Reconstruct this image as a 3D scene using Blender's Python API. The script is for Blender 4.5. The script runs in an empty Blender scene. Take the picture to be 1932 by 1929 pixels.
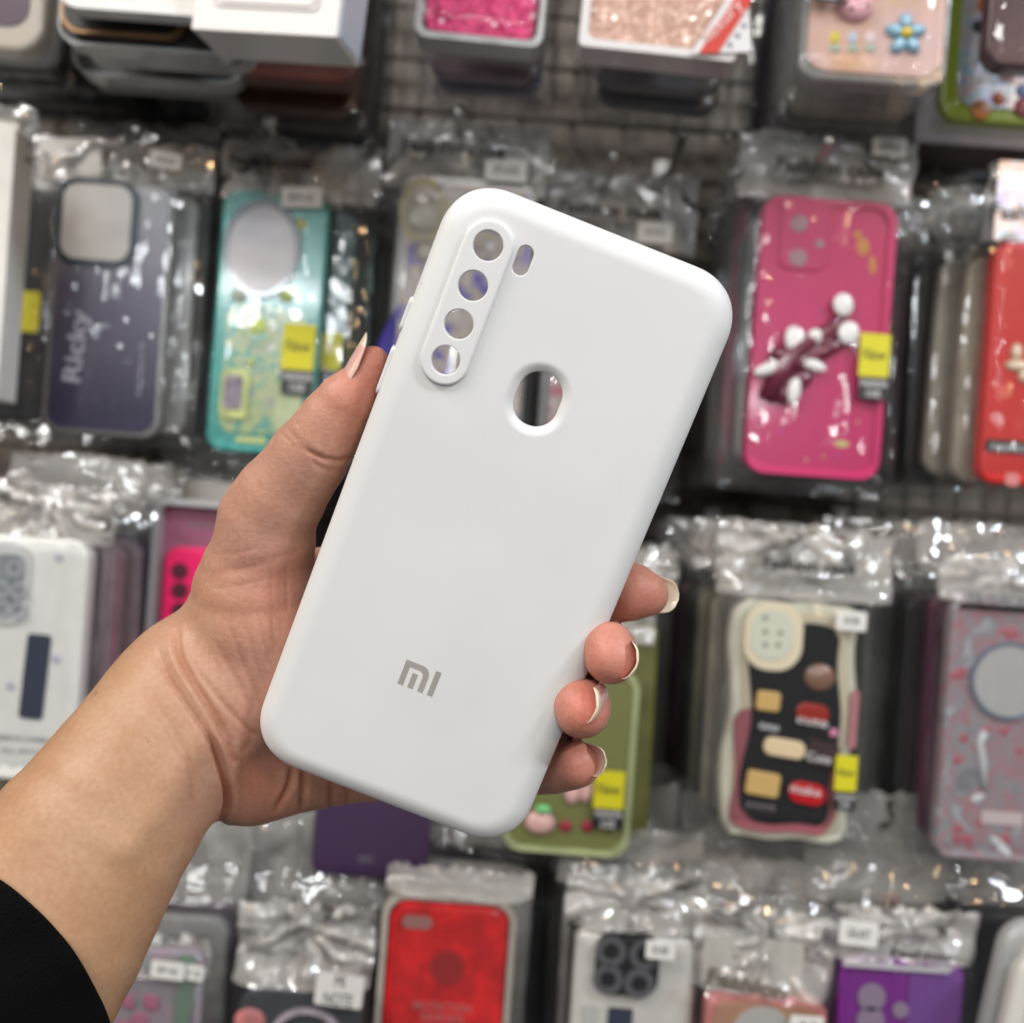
import bpy, bmesh, math, random
import numpy as np
from mathutils import Vector, Matrix, noise, geometry

# ------------------------------------------------------------------ camera, light, exposure
SC = bpy.context.scene
ROLL = math.radians(4.2)
CR = Vector((math.cos(ROLL), 0, math.sin(ROLL)))      # camera right in the world
CU = Vector((-math.sin(ROLL), 0, math.cos(ROLL)))     # camera up in the world
CY = Vector((0, 1, 0))
M_CAM = Matrix((CR, CY, CU)).transposed()             # camera frame (right, forward, up) -> world
F = 2090.0                                            # focal length measured on a 1932-wide view of the photo

def P(px, py, d):
    return CR * ((px - 966) / F * d) + CY * d + CU * (-(py - 964.5) / F * d)

cam_d = bpy.data.cameras.new("camera"); cam = bpy.data.objects.new("camera", cam_d)
SC.collection.objects.link(cam); SC.camera = cam
cam.matrix_world = Matrix((CR, CU, -CY)).transposed().to_4x4()
cam_d.sensor_width = 36; cam_d.lens = 36 * F / 1932
cam_d.clip_start = 0.01; cam_d.clip_end = 20
cam_d.dof.use_dof = True; cam_d.dof.focus_distance = 0.287
cam_d.dof.aperture_fstop = cam_d.lens / 3.9

world = bpy.data.worlds.new("World"); SC.world = world; world.use_nodes = True
wb = world.node_tree.nodes["Background"]
wb.inputs[0].default_value = (0.97, 0.97, 1.0, 1); wb.inputs[1].default_value = 0.145

def area(name, loc, target, sx, sy, power, col):
    l = bpy.data.lights.new(name, 'AREA'); l.shape = 'RECTANGLE'; l.size = sx; l.size_y = sy
    l.energy = power; l.color = col
    o = bpy.data.objects.new(name, l); SC.collection.objects.link(o)
    o.location = loc
    o.rotation_euler = (Vector(target) - Vector(loc)).to_track_quat('-Z', 'Y').to_euler()
    return o
area("ceiling_lamp", (-0.95, -0.36, 1.10), (0, 0.35, 0), 1.0, 0.10, 21, (1.0, 0.98, 0.95))
area("ceiling_lamp", (-0.20, -1.65, 0.95), (0, 0.35, 0), 1.4, 0.10, 9.5, (1.0, 0.985, 0.96))
area("ceiling_lamp", (1.10, -0.46, 0.96), (0, 0.3, 0), 0.26, 0.07, 16.5, (0.80, 0.90, 1.0))
area("ceiling_lamp", (0.45, -0.75, 1.75), (0, 0.6, 0), 1.2, 0.06, 8, (0.90, 0.96, 1.0))
area("glint_lamp", (-1.5, -0.3, 0.8), (0, 0.6, 0), 0.08, 0.08, 3.5, (1.0, 0.62, 0.30))
area("glint_lamp", (0.9, -1.4, 0.9), (0, 0.6, 0), 0.08, 0.08, 4.0, (1.0, 0.64, 0.34))
area("glint_lamp", (-0.7, -1.7, 0.55), (0, 0.6, 0), 0.40, 0.05, 6.8, (0.90, 0.97, 1.0))  # added low lamps, this and the next two: glints and front light for bags
area("glint_lamp", (0.5, -1.8, 0.35), (0, 0.6, 0), 0.35, 0.05, 6.0, (0.93, 0.98, 1.0))
area("glint_lamp", (1.6, -1.0, 0.5), (0, 0.6, 0), 0.08, 0.08, 3.0, (1.0, 0.66, 0.36))

SC.view_settings.view_transform = 'Standard'; SC.view_settings.look = 'None'
SC.view_settings.gamma = 1; SC.view_settings.exposure = -0.17
SC.render.engine = 'CYCLES'
cy = SC.cycles
cy.use_denoising = True
cy.max_bounces = 8; cy.transparent_max_bounces = 40; cy.transmission_bounces = 4
cy.sample_clamp_indirect = 6; cy.sample_clamp_direct = 0
cy.caustics_reflective = False; cy.caustics_refractive = False

# ------------------------------------------------------------------ object helpers
COL = SC.collection
def tag(o, label=None, cat=None, group=None, kind=None):
    if label: o["label"] = label
    if cat: o["category"] = cat
    if group: o["group"] = group
    if kind: o["kind"] = kind
    return o
def link(name, me, m=None, parent=None):
    o = bpy.data.objects.new(name, me); COL.objects.link(o)
    if m is not None:
        for x in (m if isinstance(m, (list, tuple)) else [m]): me.materials.append(x)
    if parent: o.parent = parent
    return o
def empty(name, loc, rot=None):
    o = bpy.data.objects.new(name, None); COL.objects.link(o); o.location = loc
    o.empty_display_size = 0.01
    if rot: o.rotation_euler = rot
    return o
def mesh(verts, faces, smooth=False):
    me = bpy.data.meshes.new("mesh"); me.from_pydata([tuple(v) for v in verts], [], faces)
    me.update()
    if smooth: me.polygons.foreach_set("use_smooth", [True] * len(me.polygons))
    return me
def fixn(me):
    bm = bmesh.new(); bm.from_mesh(me); bmesh.ops.recalc_face_normals(bm, faces=bm.faces[:]); bm.to_mesh(me); bm.free(); return me
def children(o): return [c for c in bpy.data.objects if c.parent is o]
def copy_tree(o, parent=None):
    c = o.copy(); COL.objects.link(c); c.parent = parent
    for k in children(o): copy_tree(k, c)
    return c

# ------------------------------------------------------------------ materials
MATS = {}
def pmat(key, col, rough=0.45, metal=0.0, coat=0.0, spec=0.5, bump=None, var=0.0, emis=None, alpha=1.0, sss=0):
    if key in MATS: return MATS[key]
    m = bpy.data.materials.new(key); m.use_nodes = True; MATS[key] = m
    nt = m.node_tree; b = nt.nodes["Principled BSDF"]
    b.inputs["Base Color"].default_value = (*col, 1); b.inputs["Roughness"].default_value = rough
    b.inputs["Metallic"].default_value = metal; b.inputs["Coat Weight"].default_value = coat
    b.inputs["Coat Roughness"].default_value = 0.08
    b.inputs["Specular IOR Level"].default_value = spec
    b.inputs["Alpha"].default_value = alpha
    tc = nt.nodes.new("ShaderNodeTexCoord")
    if var:
        n = nt.nodes.new("ShaderNodeTexNoise"); n.inputs["Scale"].default_value = 90; n.inputs["Detail"].default_value = 4
        nt.links.new(tc.outputs["Object"], n.inputs["Vector"])
        r = nt.nodes.new("ShaderNodeValToRGB"); nt.links.new(n.outputs["Fac"], r.inputs["Fac"])
        r.color_ramp.elements[0].position = 0.35; r.color_ramp.elements[1].position = 0.65
        r.color_ramp.elements[0].color = (*[c * (1 - var) for c in col], 1)
        r.color_ramp.elements[1].color = (*[min(1, c * (1 + var)) for c in col], 1)
        nt.links.new(r.outputs["Color"], b.inputs["Base Color"])
    if bump:
        sc, st = bump
        n = nt.nodes.new("ShaderNodeTexNoise"); n.inputs["Scale"].default_value = sc; n.inputs["Detail"].default_value = 3
        nt.links.new(tc.outputs["Object"], n.inputs["Vector"])
        bp = nt.nodes.new("ShaderNodeBump"); bp.inputs["Strength"].default_value = st; bp.inputs["Distance"].default_value = 0.0008
        nt.links.new(n.outputs["Fac"], bp.inputs["Height"]); nt.links.new(bp.outputs["Normal"], b.inputs["Normal"])
    return m

def glitter(key, c1, c2, scale=520, hi=(1, 0.9, 0.95)):
    """small reflective flakes: each voronoi cell has its own tilt and tone"""
    if key in MATS: return MATS[key]
    m = bpy.data.materials.new(key); m.use_nodes = True; MATS[key] = m
    nt = m.node_tree; b = nt.nodes["Principled BSDF"]
    tc = nt.nodes.new("ShaderNodeTexCoord")
    v = nt.nodes.new("ShaderNodeTexVoronoi"); v.inputs["Scale"].default_value = scale
    nt.links.new(tc.outputs["Object"], v.inputs["Vector"])
    sep = nt.nodes.new("ShaderNodeSeparateColor"); nt.links.new(v.outputs["Color"], sep.inputs[0])
    r = nt.nodes.new("ShaderNodeValToRGB"); nt.links.new(sep.outputs[0], r.inputs["Fac"])
    r.color_ramp.elements[0].color = (*c1, 1); r.color_ramp.elements[0].position = 0.3
    r.color_ramp.elements[1].color = (*c2, 1); r.color_ramp.elements[1].position = 0.93
    e = r.color_ramp.elements.new(1.0); e.color = (*hi, 1); r.color_ramp.elements[1].position = 0.97
    nt.links.new(r.outputs["Color"], b.inputs["Base Color"])
    b.inputs["Metallic"].default_value = 0.25; b.inputs["Roughness"].default_value = 0.35
    geo = nt.nodes.new("ShaderNodeNewGeometry")
    s = nt.nodes.new("ShaderNodeVectorMath"); s.operation = 'SUBTRACT'; s.inputs[1].default_value = (0.5, 0.5, 0.5)
    nt.links.new(v.outputs["Color"], s.inputs[0])
    k = nt.nodes.new("ShaderNodeVectorMath"); k.operation = 'SCALE'; k.inputs["Scale"].default_value = 0.55
    nt.links.new(s.outputs[0], k.inputs[0])
    a = nt.nodes.new("ShaderNodeVectorMath"); a.operation = 'ADD'
    nt.links.new(geo.outputs["Normal"], a.inputs[0]); nt.links.new(k.outputs[0], a.inputs[1])
    nn = nt.nodes.new("ShaderNodeVectorMath"); nn.operation = 'NORMALIZE'; nt.links.new(a.outputs[0], nn.inputs[0])
    nt.links.new(nn.outputs[0], b.inputs["Normal"])
    return m

def film(key, haze=0.05, gloss=0.5, tint=(0.95, 0.96, 0.97), rough=0.10, hcol=(0.8, 0.8, 0.8), bump=0.5):
    """thin clear plastic: mostly see-through, a little milky, mirror-like where it creases"""
    if key in MATS: return MATS[key]
    m = bpy.data.materials.new(key); m.use_nodes = True; MATS[key] = m
    nt = m.node_tree; nt.nodes.clear()
    out = nt.nodes.new("ShaderNodeOutputMaterial")
    tr = nt.nodes.new("ShaderNodeBsdfTransparent"); tr.inputs[0].default_value = (*tint, 1)
    di = nt.nodes.new("ShaderNodeBsdfDiffuse"); di.inputs[0].default_value = (*hcol, 1)
    gl = nt.nodes.new("ShaderNodeBsdfGlossy"); gl.inputs["Roughness"].default_value = rough
    lw = nt.nodes.new("ShaderNodeFresnel"); lw.inputs["IOR"].default_value = 1.5
    mu = nt.nodes.new("ShaderNodeMath"); mu.operation = 'MULTIPLY_ADD'; mu.inputs[1].default_value = gloss * 2; mu.inputs[2].default_value = gloss * 0.10
    mu.use_clamp = True
    nt.links.new(lw.outputs[0], mu.inputs[0])
    m1 = nt.nodes.new("ShaderNodeMixShader"); m1.inputs[0].default_value = haze
    nt.links.new(tr.outputs[0], m1.inputs[1]); nt.links.new(di.outputs[0], m1.inputs[2])
    m2 = nt.nodes.new("ShaderNodeMixShader"); nt.links.new(mu.outputs[0], m2.inputs[0])
    nt.links.new(m1.outputs[0], m2.inputs[1]); nt.links.new(gl.outputs[0], m2.inputs[2])
    nt.links.new(m2.outputs[0], out.inputs[0])
    tc = nt.nodes.new("ShaderNodeTexCoord")
    n = nt.nodes.new("ShaderNodeTexNoise"); n.inputs["Scale"].default_value = 130; n.inputs["Detail"].default_value = 2; n.inputs["Distortion"].default_value = 1.2
    nt.links.new(tc.outputs["Object"], n.inputs["Vector"])
    bp = nt.nodes.new("ShaderNodeBump"); bp.inputs["Strength"].default_value = bump; bp.inputs["Distance"].default_value = 0.002
    nt.links.new(n.outputs["Fac"], bp.inputs["Height"])
    for x in (gl, lw): nt.links.new(bp.outputs["Normal"], x.inputs["Normal"])
    return m

def ramp_mat(key, cols, scale=30, rough=0.35, distort=1.5, metal=0.0, coat=0.3):
    if key in MATS: return MATS[key]
    m = pmat(key, (0.5, 0.5, 0.5), rough, metal, coat)
    nt = m.node_tree; b = nt.nodes["Principled BSDF"]
    tc = nt.nodes.new("ShaderNodeTexCoord")
    n = nt.nodes.new("ShaderNodeTexNoise"); n.inputs["Scale"].default_value = scale; n.inputs["Detail"].default_value = 3
    n.inputs["Distortion"].default_value = distort
    nt.links.new(tc.outputs["Object"], n.inputs["Vector"])
    r = nt.nodes.new("ShaderNodeValToRGB"); nt.links.new(n.outputs["Fac"], r.inputs["Fac"])
    els = r.color_ramp.elements
    while len(els) > 1: els.remove(els[-1])
    for i, c in enumerate(cols):
        p = 0.3 + 0.4 * i / max(1, len(cols) - 1)
        if i == 0: els[0].position = p; els[0].color = (*c, 1)
        else:
            e = els.new(p); e.color = (*c, 1)
    nt.links.new(r.outputs["Color"], b.inputs["Base Color"])
    return m

BAG = film("clear_bag_film", 0.012, 0.17, tint=(0.985, 0.99, 0.99), rough=0.05, bump=0.04)
BAGF = film("crumpled_header_film", 0.44, 0.90, tint=(0.98, 0.98, 0.98), rough=0.035, hcol=(0.92, 0.89, 0.84), bump=0.10)
BAGM = film("soft_header_film", 0.34, 0.48, tint=(0.98, 0.98, 0.98), rough=0.045, hcol=(0.80, 0.76, 0.70), bump=0.08)
BAGH = film("crumpled_bag_film", 0.20, 0.50, tint=(0.98, 0.98, 0.98), rough=0.05, hcol=(0.78, 0.74, 0.68), bump=0.06)
BOXF = film("clear_box_plastic", 0.03, 0.25, rough=0.08, bump=0.05, hcol=(0.7, 0.7, 0.72))
FROST = film("frosted_plastic", 0.30, 0.5, rough=0.2, bump=0.1, hcol=(0.62, 0.60, 0.57))
WHITE = pmat("white_card", (0.72, 0.70, 0.66), 0.6, var=0.03)
BLACK = pmat("black_plastic", (0.012, 0.012, 0.013), 0.4)
DARK = pmat("dark_grey_plastic", (0.045, 0.042, 0.042), 0.4, var=0.2)
YEL = pmat("yellow_label", (0.62, 0.56, 0.01), 0.5)
INK = pmat("black_ink", (0.02, 0.02, 0.02), 0.6)
WINK = pmat("white_ink", (0.75, 0.74, 0.74), 0.6)
STEEL = pmat("chrome_wire", (0.55, 0.54, 0.52), 0.25, metal=1.0)

# ------------------------------------------------------------------ shape helpers (local frame: x right, z up, -y towards the viewer)
def rrect(w, h, r, n=7, cx=0, cz=0):
    r = min(r, w / 2 - 1e-5, h / 2 - 1e-5); pts = []
    for sx, sz, a0 in ((1, 1, 0), (-1, 1, 90), (-1, -1, 180), (1, -1, 270)):
        for i in range(n + 1):
            a = math.radians(a0 + 90 * i / n)
            pts.append((cx + sx * (w / 2 - r) + r * math.cos(a), cz + sz * (h / 2 - r) + r * math.sin(a)))
    return pts
def inset(pts, k):
    """move an outline inwards along its normals"""
    n = len(pts); out = []
    for i in range(n):
        a = Vector(pts[i - 1]); b = Vector(pts[(i + 1) % n]); t = (b - a)
        if t.length < 1e-9: out.append(pts[i]); continue
        t.normalize(); out.append((pts[i][0] - t.y * k, pts[i][1] + t.x * k))
    return out
def ellipse(rx, rz, n=28, cx=0, cz=0, rot=0):
    c, s = math.cos(rot), math.sin(rot); o = []
    for i in range(n):
        a = 2 * math.pi * i / n; x, z = rx * math.cos(a), rz * math.sin(a)
        o.append((cx + x * c - z * s, cz + x * s + z * c))
    return o
def slab(pts, y0, y1, bev=0.0, steps=3):
    """solid from an outline; front face at y0 (towards viewer) with a rounded rim, back at y1"""
    n = len(pts); loops = []
    if bev > 0:
        for i in range(steps + 1):
            a = math.pi / 2 * i / steps
            loops.append((inset(pts, bev * (1 - math.sin(a))), y0 + bev * (1 - math.cos(a))))
    else: loops.append((pts, y0))
    if bev > 0:
        for i in range(steps + 1):
            a = math.pi / 2 * i / steps
            loops.append((inset(pts, bev * (1 - math.cos(a))), y1 - bev * (1 - math.sin(a))))
    else: loops.append((pts, y1))
    V, Fc = [], []
    for lp, y in loops: V += [(x, y, z) for x, z in lp]
    for k in range(len(loops) - 1):
        for i in range(n):
            j = (i + 1) % n
            Fc.append((k * n + i, (k + 1) * n + i, (k + 1) * n + j, k * n + j))
    Fc.append(tuple(range(n))); Fc.append(tuple(reversed(range((len(loops) - 1) * n, len(loops) * n))))
    return mesh(V, Fc)
def ring(po, pi, y0, y1):
    """flat frame between an outer and an inner outline with the same vertex count"""
    n = len(po); V = [(x, y0, z) for x, z in po] + [(x, y0, z) for x, z in pi] + [(x, y1, z) for x, z in pi] + [(x, y1, z) for x, z in po]
    Fc = []
    for k in range(4):
        for i in range(n):
            j = (i + 1) % n; a, b = k * n, ((k + 1) % 4) * n
            Fc.append((a + i, b + i, b + j, a + j))
    return mesh(V, Fc)
def dome(rx, rz, h, cx=0, cz=0, y=0, rot=0, n=20, m=6, outline=None):
    """puffy charm: an outline raised into a cushion"""
    base = outline or ellipse(rx, rz, n, 0, 0, 0)
    c, s = math.cos(rot), math.sin(rot); V, Fc = [], []; n = len(base)
    for k in range(m):
        a = math.pi / 2 * k / m; sc, hh = math.cos(a), math.sin(a)
        for x, z in base:
            x, z = x * sc, z * sc
            V.append((cx + x * c - z * s, y - h * hh, cz + x * s + z * c))
    V.append((cx, y - h, cz))
    for k in range(m - 1):
        for i in range(n):
            j = (i + 1) % n; Fc.append((k * n + i, (k + 1) * n + i, (k + 1) * n + j, k * n + j))
    for i in range(n): Fc.append(((m - 1) * n + i, m * n, (m - 1) * n + (i + 1) % n))
    Fc.append(tuple(range(n)))
    return mesh(V, Fc, True)
def tube(pts, r, n=8, taper=None, caps=True):
    V, Fc = [], []
    for i, p in enumerate(pts):
        p = Vector(p); a = Vector(pts[max(0, i - 1)]); b = Vector(pts[min(len(pts) - 1, i + 1)])
        t = (b - a).normalized(); u = t.orthogonal().normalized() if i == 0 else (u - t * u.dot(t)).normalized()
        w = t.cross(u); rr = r * (taper[i] if taper else 1)
        for k in range(n):
            an = 2 * math.pi * k / n; V.append(p + u * rr * math.cos(an) + w * rr * math.sin(an))
    for i in range(len(pts) - 1):
        for k in range(n):
            j = (k + 1) % n; Fc.append((i * n + k, i * n + j, (i + 1) * n + j, (i + 1) * n + k))
    if caps: Fc.append(tuple(reversed(range(n)))); Fc.append(tuple(range((len(pts) - 1) * n, len(pts) * n)))
    return mesh(V, Fc, True)
def join(meshes):
    V, Fc, sm = [], [], []
    for me in meshes:
        o = len(V); V += [v.co.copy() for v in me.vertices]
        for p in me.polygons: Fc.append([o + i for i in p.vertices]); sm.append(p.use_smooth)
        bpy.data.meshes.remove(me)
    r = mesh(V, Fc); r.polygons.foreach_set("use_smooth", sm); return r
def text_mesh(s, size, cx, cz, y, rot=0.0, width=None, bold=0.0, shear=0.0, depth=0.0001):
    cu = bpy.data.curves.new("t", 'FONT'); cu.body = s; cu.size = size; cu.align_x = 'CENTER'; cu.align_y = 'CENTER'
    cu.offset = bold * size; cu.shear = shear; cu.extrude = depth; cu.resolution_u = 3
    o = bpy.data.objects.new("t", cu); COL.objects.link(o)
    bpy.context.view_layer.update()
    me = bpy.data.meshes.new_from_object(o.evaluated_get(bpy.context.evaluated_depsgraph_get()))
    bpy.data.objects.remove(o); bpy.data.curves.remove(cu)
    xs = [v.co.x for v in me.vertices]; zs = [v.co.y for v in me.vertices]
    if not xs: return me
    mx, mz = (min(xs) + max(xs)) / 2, (min(zs) + max(zs)) / 2
    k = (width / (max(xs) - min(xs))) if width else 1
    c, sn = math.cos(rot), math.sin(rot)
    for v in me.vertices:
        x, z, d = (v.co.x - mx) * k, (v.co.y - mz), v.co.z
        v.co = (cx + x * c - z * sn, y - d, cz + x * sn + z * c)
    me.materials.clear()
    return me

# ------------------------------------------------------------------ bag: two crinkled sheets joined at the rim, gathered at the hang hole
def bag_mesh(w, h, top, depth, seed, crinkle=1.0, hook=None, nx=40, nz=84, z_off=0.0):
    """w,h: bag size, centre at z_off; top: height of the empty flap above the case; depth: case thickness"""
    rnd = random.Random(seed); off = Vector((rnd.random() * 50, rnd.random() * 50, rnd.random() * 50))
    V, Fc, Mi = [], [], []
    hx, hz = hook if hook else (0.0, z_off + h / 2 - 0.010)
    jag = [rnd.uniform(-1, 1) for _ in range(nx + 1)]
    for side in (0, 1):
        for j in range(nz + 1):
            for i in range(nx + 1):
                u, v = i / nx, j / nz
                x = (u - 0.5) * w; z = z_off + (v - 0.5) * h
                zt = z_off + h / 2 - top
                puff = min(1, 6 * u, 6 * (1 - u), 8 * v) if z < zt else max(0, 1 - (z - zt) / (0.35 * top + 1e-6)) * min(1, 6 * u, 6 * (1 - u))
                puff = math.sin(math.pi / 2 * max(0, puff))
                hdr = 1.0 if z > zt else 0.0
                y = (depth * 0.5 + 0.0008) * puff * (-1 if side == 0 else 1)
                rr = math.hypot(x - hx, z - hz); ang = math.atan2(z - hz, x - hx)
                if hdr:   # folds fan out from the hang hole and break up into broad facets
                    q = Vector((ang * 2.6, rr * 22, side * 7)) + off; q2 = Vector((x * 42, z * 34, side * 5)) + off
                    a = 1 - abs(noise.noise(q)) * 2.4; b = 1 - abs(noise.noise(q2)) * 2.2; c = noise.noise(q2 * 3.1)
                    dy = crinkle * (0.0030 * a * min(1, rr / 0.012) + 0.0030 * b + 0.0017 * c + 0.0024 * math.sin(ang * 10 + 2 * b) * math.exp(-rr / 0.022))
                else:     # long upright creases along the case
                    q = Vector((x * 95 + z * 9 * math.sin(seed), z * 9, side * 7)) + off; q2 = Vector((x * 70, z * 55, side)) + off
                    edge = 0.25 + 0.75 * (abs(u - 0.5) * 2) ** 3
                    dy = min(1.0, crinkle) * (0.0010 * max(0, 1 - abs(noise.noise(q)) * 5) + 0.0008 * edge * (1 - abs(noise.noise(q2)) * 2) + 0.0003 * noise.noise(q2 * 0.4))
                if side == 0: dy = -abs(dy) if not hdr else dy
                else: dy = abs(dy) if not hdr else dy
                x += 0.0016 * noise.noise(Vector((z * 60, 3, seed))) * (1 if abs(u - 0.5) > 0.4 else 0.2)
                z += 0.0016 * jag[i] * (v > 0.97) + 0.002 * noise.noise(Vector((x * 80, 7, seed))) * (v > 0.9)
                rim = 0.0 if (i in (0, nx) or j in (0, nz)) else (0.0002 if side else -0.0002)
                V.append((x, y + dy + rim, z))
    S = (nx + 1) * (nz + 1)
    for side in (0, 1):
        for j in range(nz):
            for i in range(nx):
                a = side * S + j * (nx + 1) + i; b, c, d = a + 1, a + nx + 2, a + nx + 1
                zc = z_off + ((j + 0.5) / nz - 0.5) * h
                f = [(a, b, c, d)]
                for t in f:
                    Fc.append(t if side == 0 else t[::-1]); Mi.append(1 if zc > z_off + h / 2 - top else 0)
    me = mesh(V, Fc); me.polygons.foreach_set("material_index", Mi)
    sm = [True for m in Mi]; me.polygons.foreach_set("use_smooth", sm)
    return me

class Pkg:
    """one package; px coordinates only place its features on it, at its own distance d"""
    def __init__(s, name, label, cat, cx, cy, d, group=None, rot=0.0, yaw=0.0):
        s.c = P(cx, cy, d); s.d = d
        s.root = empty(name, s.c, (0, rot, yaw)); s.rot = rot
        tag(s.root, label, cat, group); s.k = d / F
    def at(s, px, py):
        v = P(px, py, s.d) - s.c; x, z = v.x, v.z
        c, sn = math.cos(s.rot), math.sin(s.rot)
        return (x * c - z * sn, x * sn + z * c)
    def part(s, name, me, m, parent=None, label=None):
        o = link(name, me, m, parent or s.root)
        if label: o["label"] = label
        return o
    def plate(s, name, px, py, wpx, hpx, m, y, t=0.0006, r=0.0015, rot=0.0, parent=None, bev=0.0):
        x, z = s.at(px, py); pts = rrect(wpx * s.k, hpx * s.k, r)
        c, sn = math.cos(rot), math.sin(rot)
        pts = [(x + a * c - b * sn, z + a * sn + b * c) for a, b in pts]
        return s.part(name, slab(pts, y - t, y, bev), m, parent)
    def disc(s, name, px, py, rpx, m, y, t=0.0006, rz=None, parent=None, rot=0.0):
        x, z = s.at(px, py)
        return s.part(name, slab(ellipse(rpx * s.k, (rz or rpx) * s.k, 30, x, z, rot), y - t, y), m, parent)
    def blob(s, name, px, py, rpx, m, y, h=0.003, rz=None, rot=0.0, parent=None, outline=None):
        x, z = s.at(px, py)
        return s.part(name, dome(rpx * s.k, (rz or rpx) * s.k, h, x, z, y, rot, outline=outline), m, parent)
    def text(s, name, t, px, py, hpx, m, y, rot=0.0, wpx=None, bold=0.0, shear=0.0, parent=None):
        x, z = s.at(px, py)
        return s.part(name, text_mesh(t, hpx * s.k, x, z, y, rot, wpx * s.k if wpx else None, bold, shear), m, parent)
    def hring(s, name, px, py, ro, ri, m, y, t=0.001, rz=1.0, parent=None):
        x, z = s.at(px, py)
        return s.part(name, ring(ellipse(ro * s.k, ro * rz * s.k, 32, x, z), ellipse(ri * s.k, ri * rz * s.k, 32, x, z), y - t, y), m, parent)
    def body(s, wpx, hpx, t, m, r=0.010, bev=0.002, px=None, py=None, name="case_back"):
        x, z = s.at(px, py) if px else (0, 0)
        pts = rrect(wpx * s.k, hpx * s.k, r, 8, x, z)
        o = s.part(name, slab(pts, -t / 2, t / 2, bev), m); return o
    def bag(s, x0, y0, x1, y1, top, t, seed, crinkle=1.0, hook=None, m=None):
        """bag rectangle in px (before the camera roll) around this package"""
        (ax, az), (bx, bz) = s.at((x0 + x1) / 2, y0), s.at((x0 + x1) / 2, y1)
        w = (x1 - x0) * s.k; h = (y1 - y0) * s.k
        cx, cz = s.at((x0 + x1) / 2, (y0 + y1) / 2)
        hk = None
        if hook: hx, hz = s.at(*hook); hk = (hx - cx, hz - cz)
        me = bag_mesh(w, h, top * s.k, t, seed, crinkle, hk)
        o = s.part("bag", me, m or [BAG, BAGM if y0 > 880 else BAGF]); o.location = (cx, 0, cz); return o
    def newtag(s, x0, y0, x1, y1, y, word="New"):
        """yellow upper half, black lower half"""
        ym = y0 + (y1 - y0) * 0.66; cx = (x0 + x1) / 2; w = x1 - x0
        a = s.plate("yellow_tag", cx + 0.5, (y0 + ym) / 2, w, ym - y0, YEL, y, r=0.0006)
        s.text("lettering", "New", cx, (y0 + ym) / 2 - 2, w * 0.55, INK, y - 0.0007, wpx=w * 0.8, shear=0.2, parent=a)
        b = s.plate("black_tag", cx - 2, (ym + y1) / 2 + 1, w, y1 - ym, BLACK, y, r=0.0006)
        s.text("lettering", "FASHION\nCASE", cx - 2, (ym + y1) / 2 + 1, w * 0.33, WINK, y - 0.0007, wpx=w * 0.86, parent=b)
    def sticker(s, px, py, w, h, txt, y, rot=0.0):
        a = s.plate("price_sticker", px, py, w, h, WHITE, y, r=0.0012, rot=rot)
        if txt: s.text("lettering", txt, px, py, h * 0.55, INK, y - 0.0007, rot=rot, wpx=w * 0.6, parent=a)
        return a
    def header(s, txt, px, py, w, hpx, y, rot=0.0, sub=None, m=None):
        y -= 0.003; s.text("header_print", txt, px, py, hpx, m or INK, y, wpx=w, bold=0.035, rot=rot)
        if sub: s.text("header_print", sub, px, py + hpx * 0.8, hpx * 0.4, m or INK, y, wpx=w * 0.6, rot=rot)
# ------------------------------------------------------------------ display wall
WALL_Y = 0.86
def build_wall():
    m = pmat("taupe_wall", (0.16, 0.13, 0.105), 0.6, var=0.25)
    w = link("wall", slab([(-1.3, -1.1), (1.3, -1.1), (1.3, 1.1), (-1.3, 1.1)][::-1], WALL_Y, WALL_Y + 0.03), m); w["kind"] = "structure"
    tags = []
    rnd = random.Random(4)
    gm = pmat("dark_painted_wire", (0.10, 0.085, 0.072), 0.5, metal=0.2)
    root = empty("wire_grid_panel", (0, WALL_Y - 0.03, 0))
    tag(root, "dark wire grid panel fixed to the brown wall behind all the hanging packages", "display grid")
    v = [tube([(x, 0, -0.9), (x, 0, 0.9)], 0.0022, 6) for x in [-0.9 + 0.0385 * i for i in range(48)]]
    hz = [tube([(-0.95, -0.0035, z), (0.95, -0.0035, z)], 0.0026, 6) for z in [-0.9 + 0.0385 * i for i in range(48)]]
    link("upright_wires", join(v), gm, root); link("cross_wires", join(hz), gm, root)
    # taupe backing boards showing between the packages
    bm_ = pmat("greige_board", (0.15, 0.122, 0.098), 0.55, var=0.3)
    b = link("backing_board", slab([(-1.2, -1.0), (1.2, -1.0), (1.2, 1.0), (-1.2, 1.0)][::-1], WALL_Y - 0.012, WALL_Y - 0.004), bm_)
    tag(b, "greige backing board between the wire grid and the wall", "board")
build_wall()

def hook(px, py, d, where, ball=True):
    """wire peg from the grid out to a small ball"""
    d -= 0.018; p = P(px, py, d); L = WALL_Y - 0.03 - p.y
    root = empty("display_hook", p); tag(root, "chrome wire display hook " + where, "hook", "hooks holding the packages")
    link("rod", tube([(0, 0, 0), (0, 0.006, -0.003), (0, 0.014, -0.005), (0, L, -0.005)], 0.0024, 8), STEEL, root)
    if ball: link("end_ball", dome(0.0046, 0.0046, 0.0046), STEEL, root)
    link("back_clip", slab(rrect(0.012, 0.03, 0.002), L - 0.003, L), STEEL, root)
    return root

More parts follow.
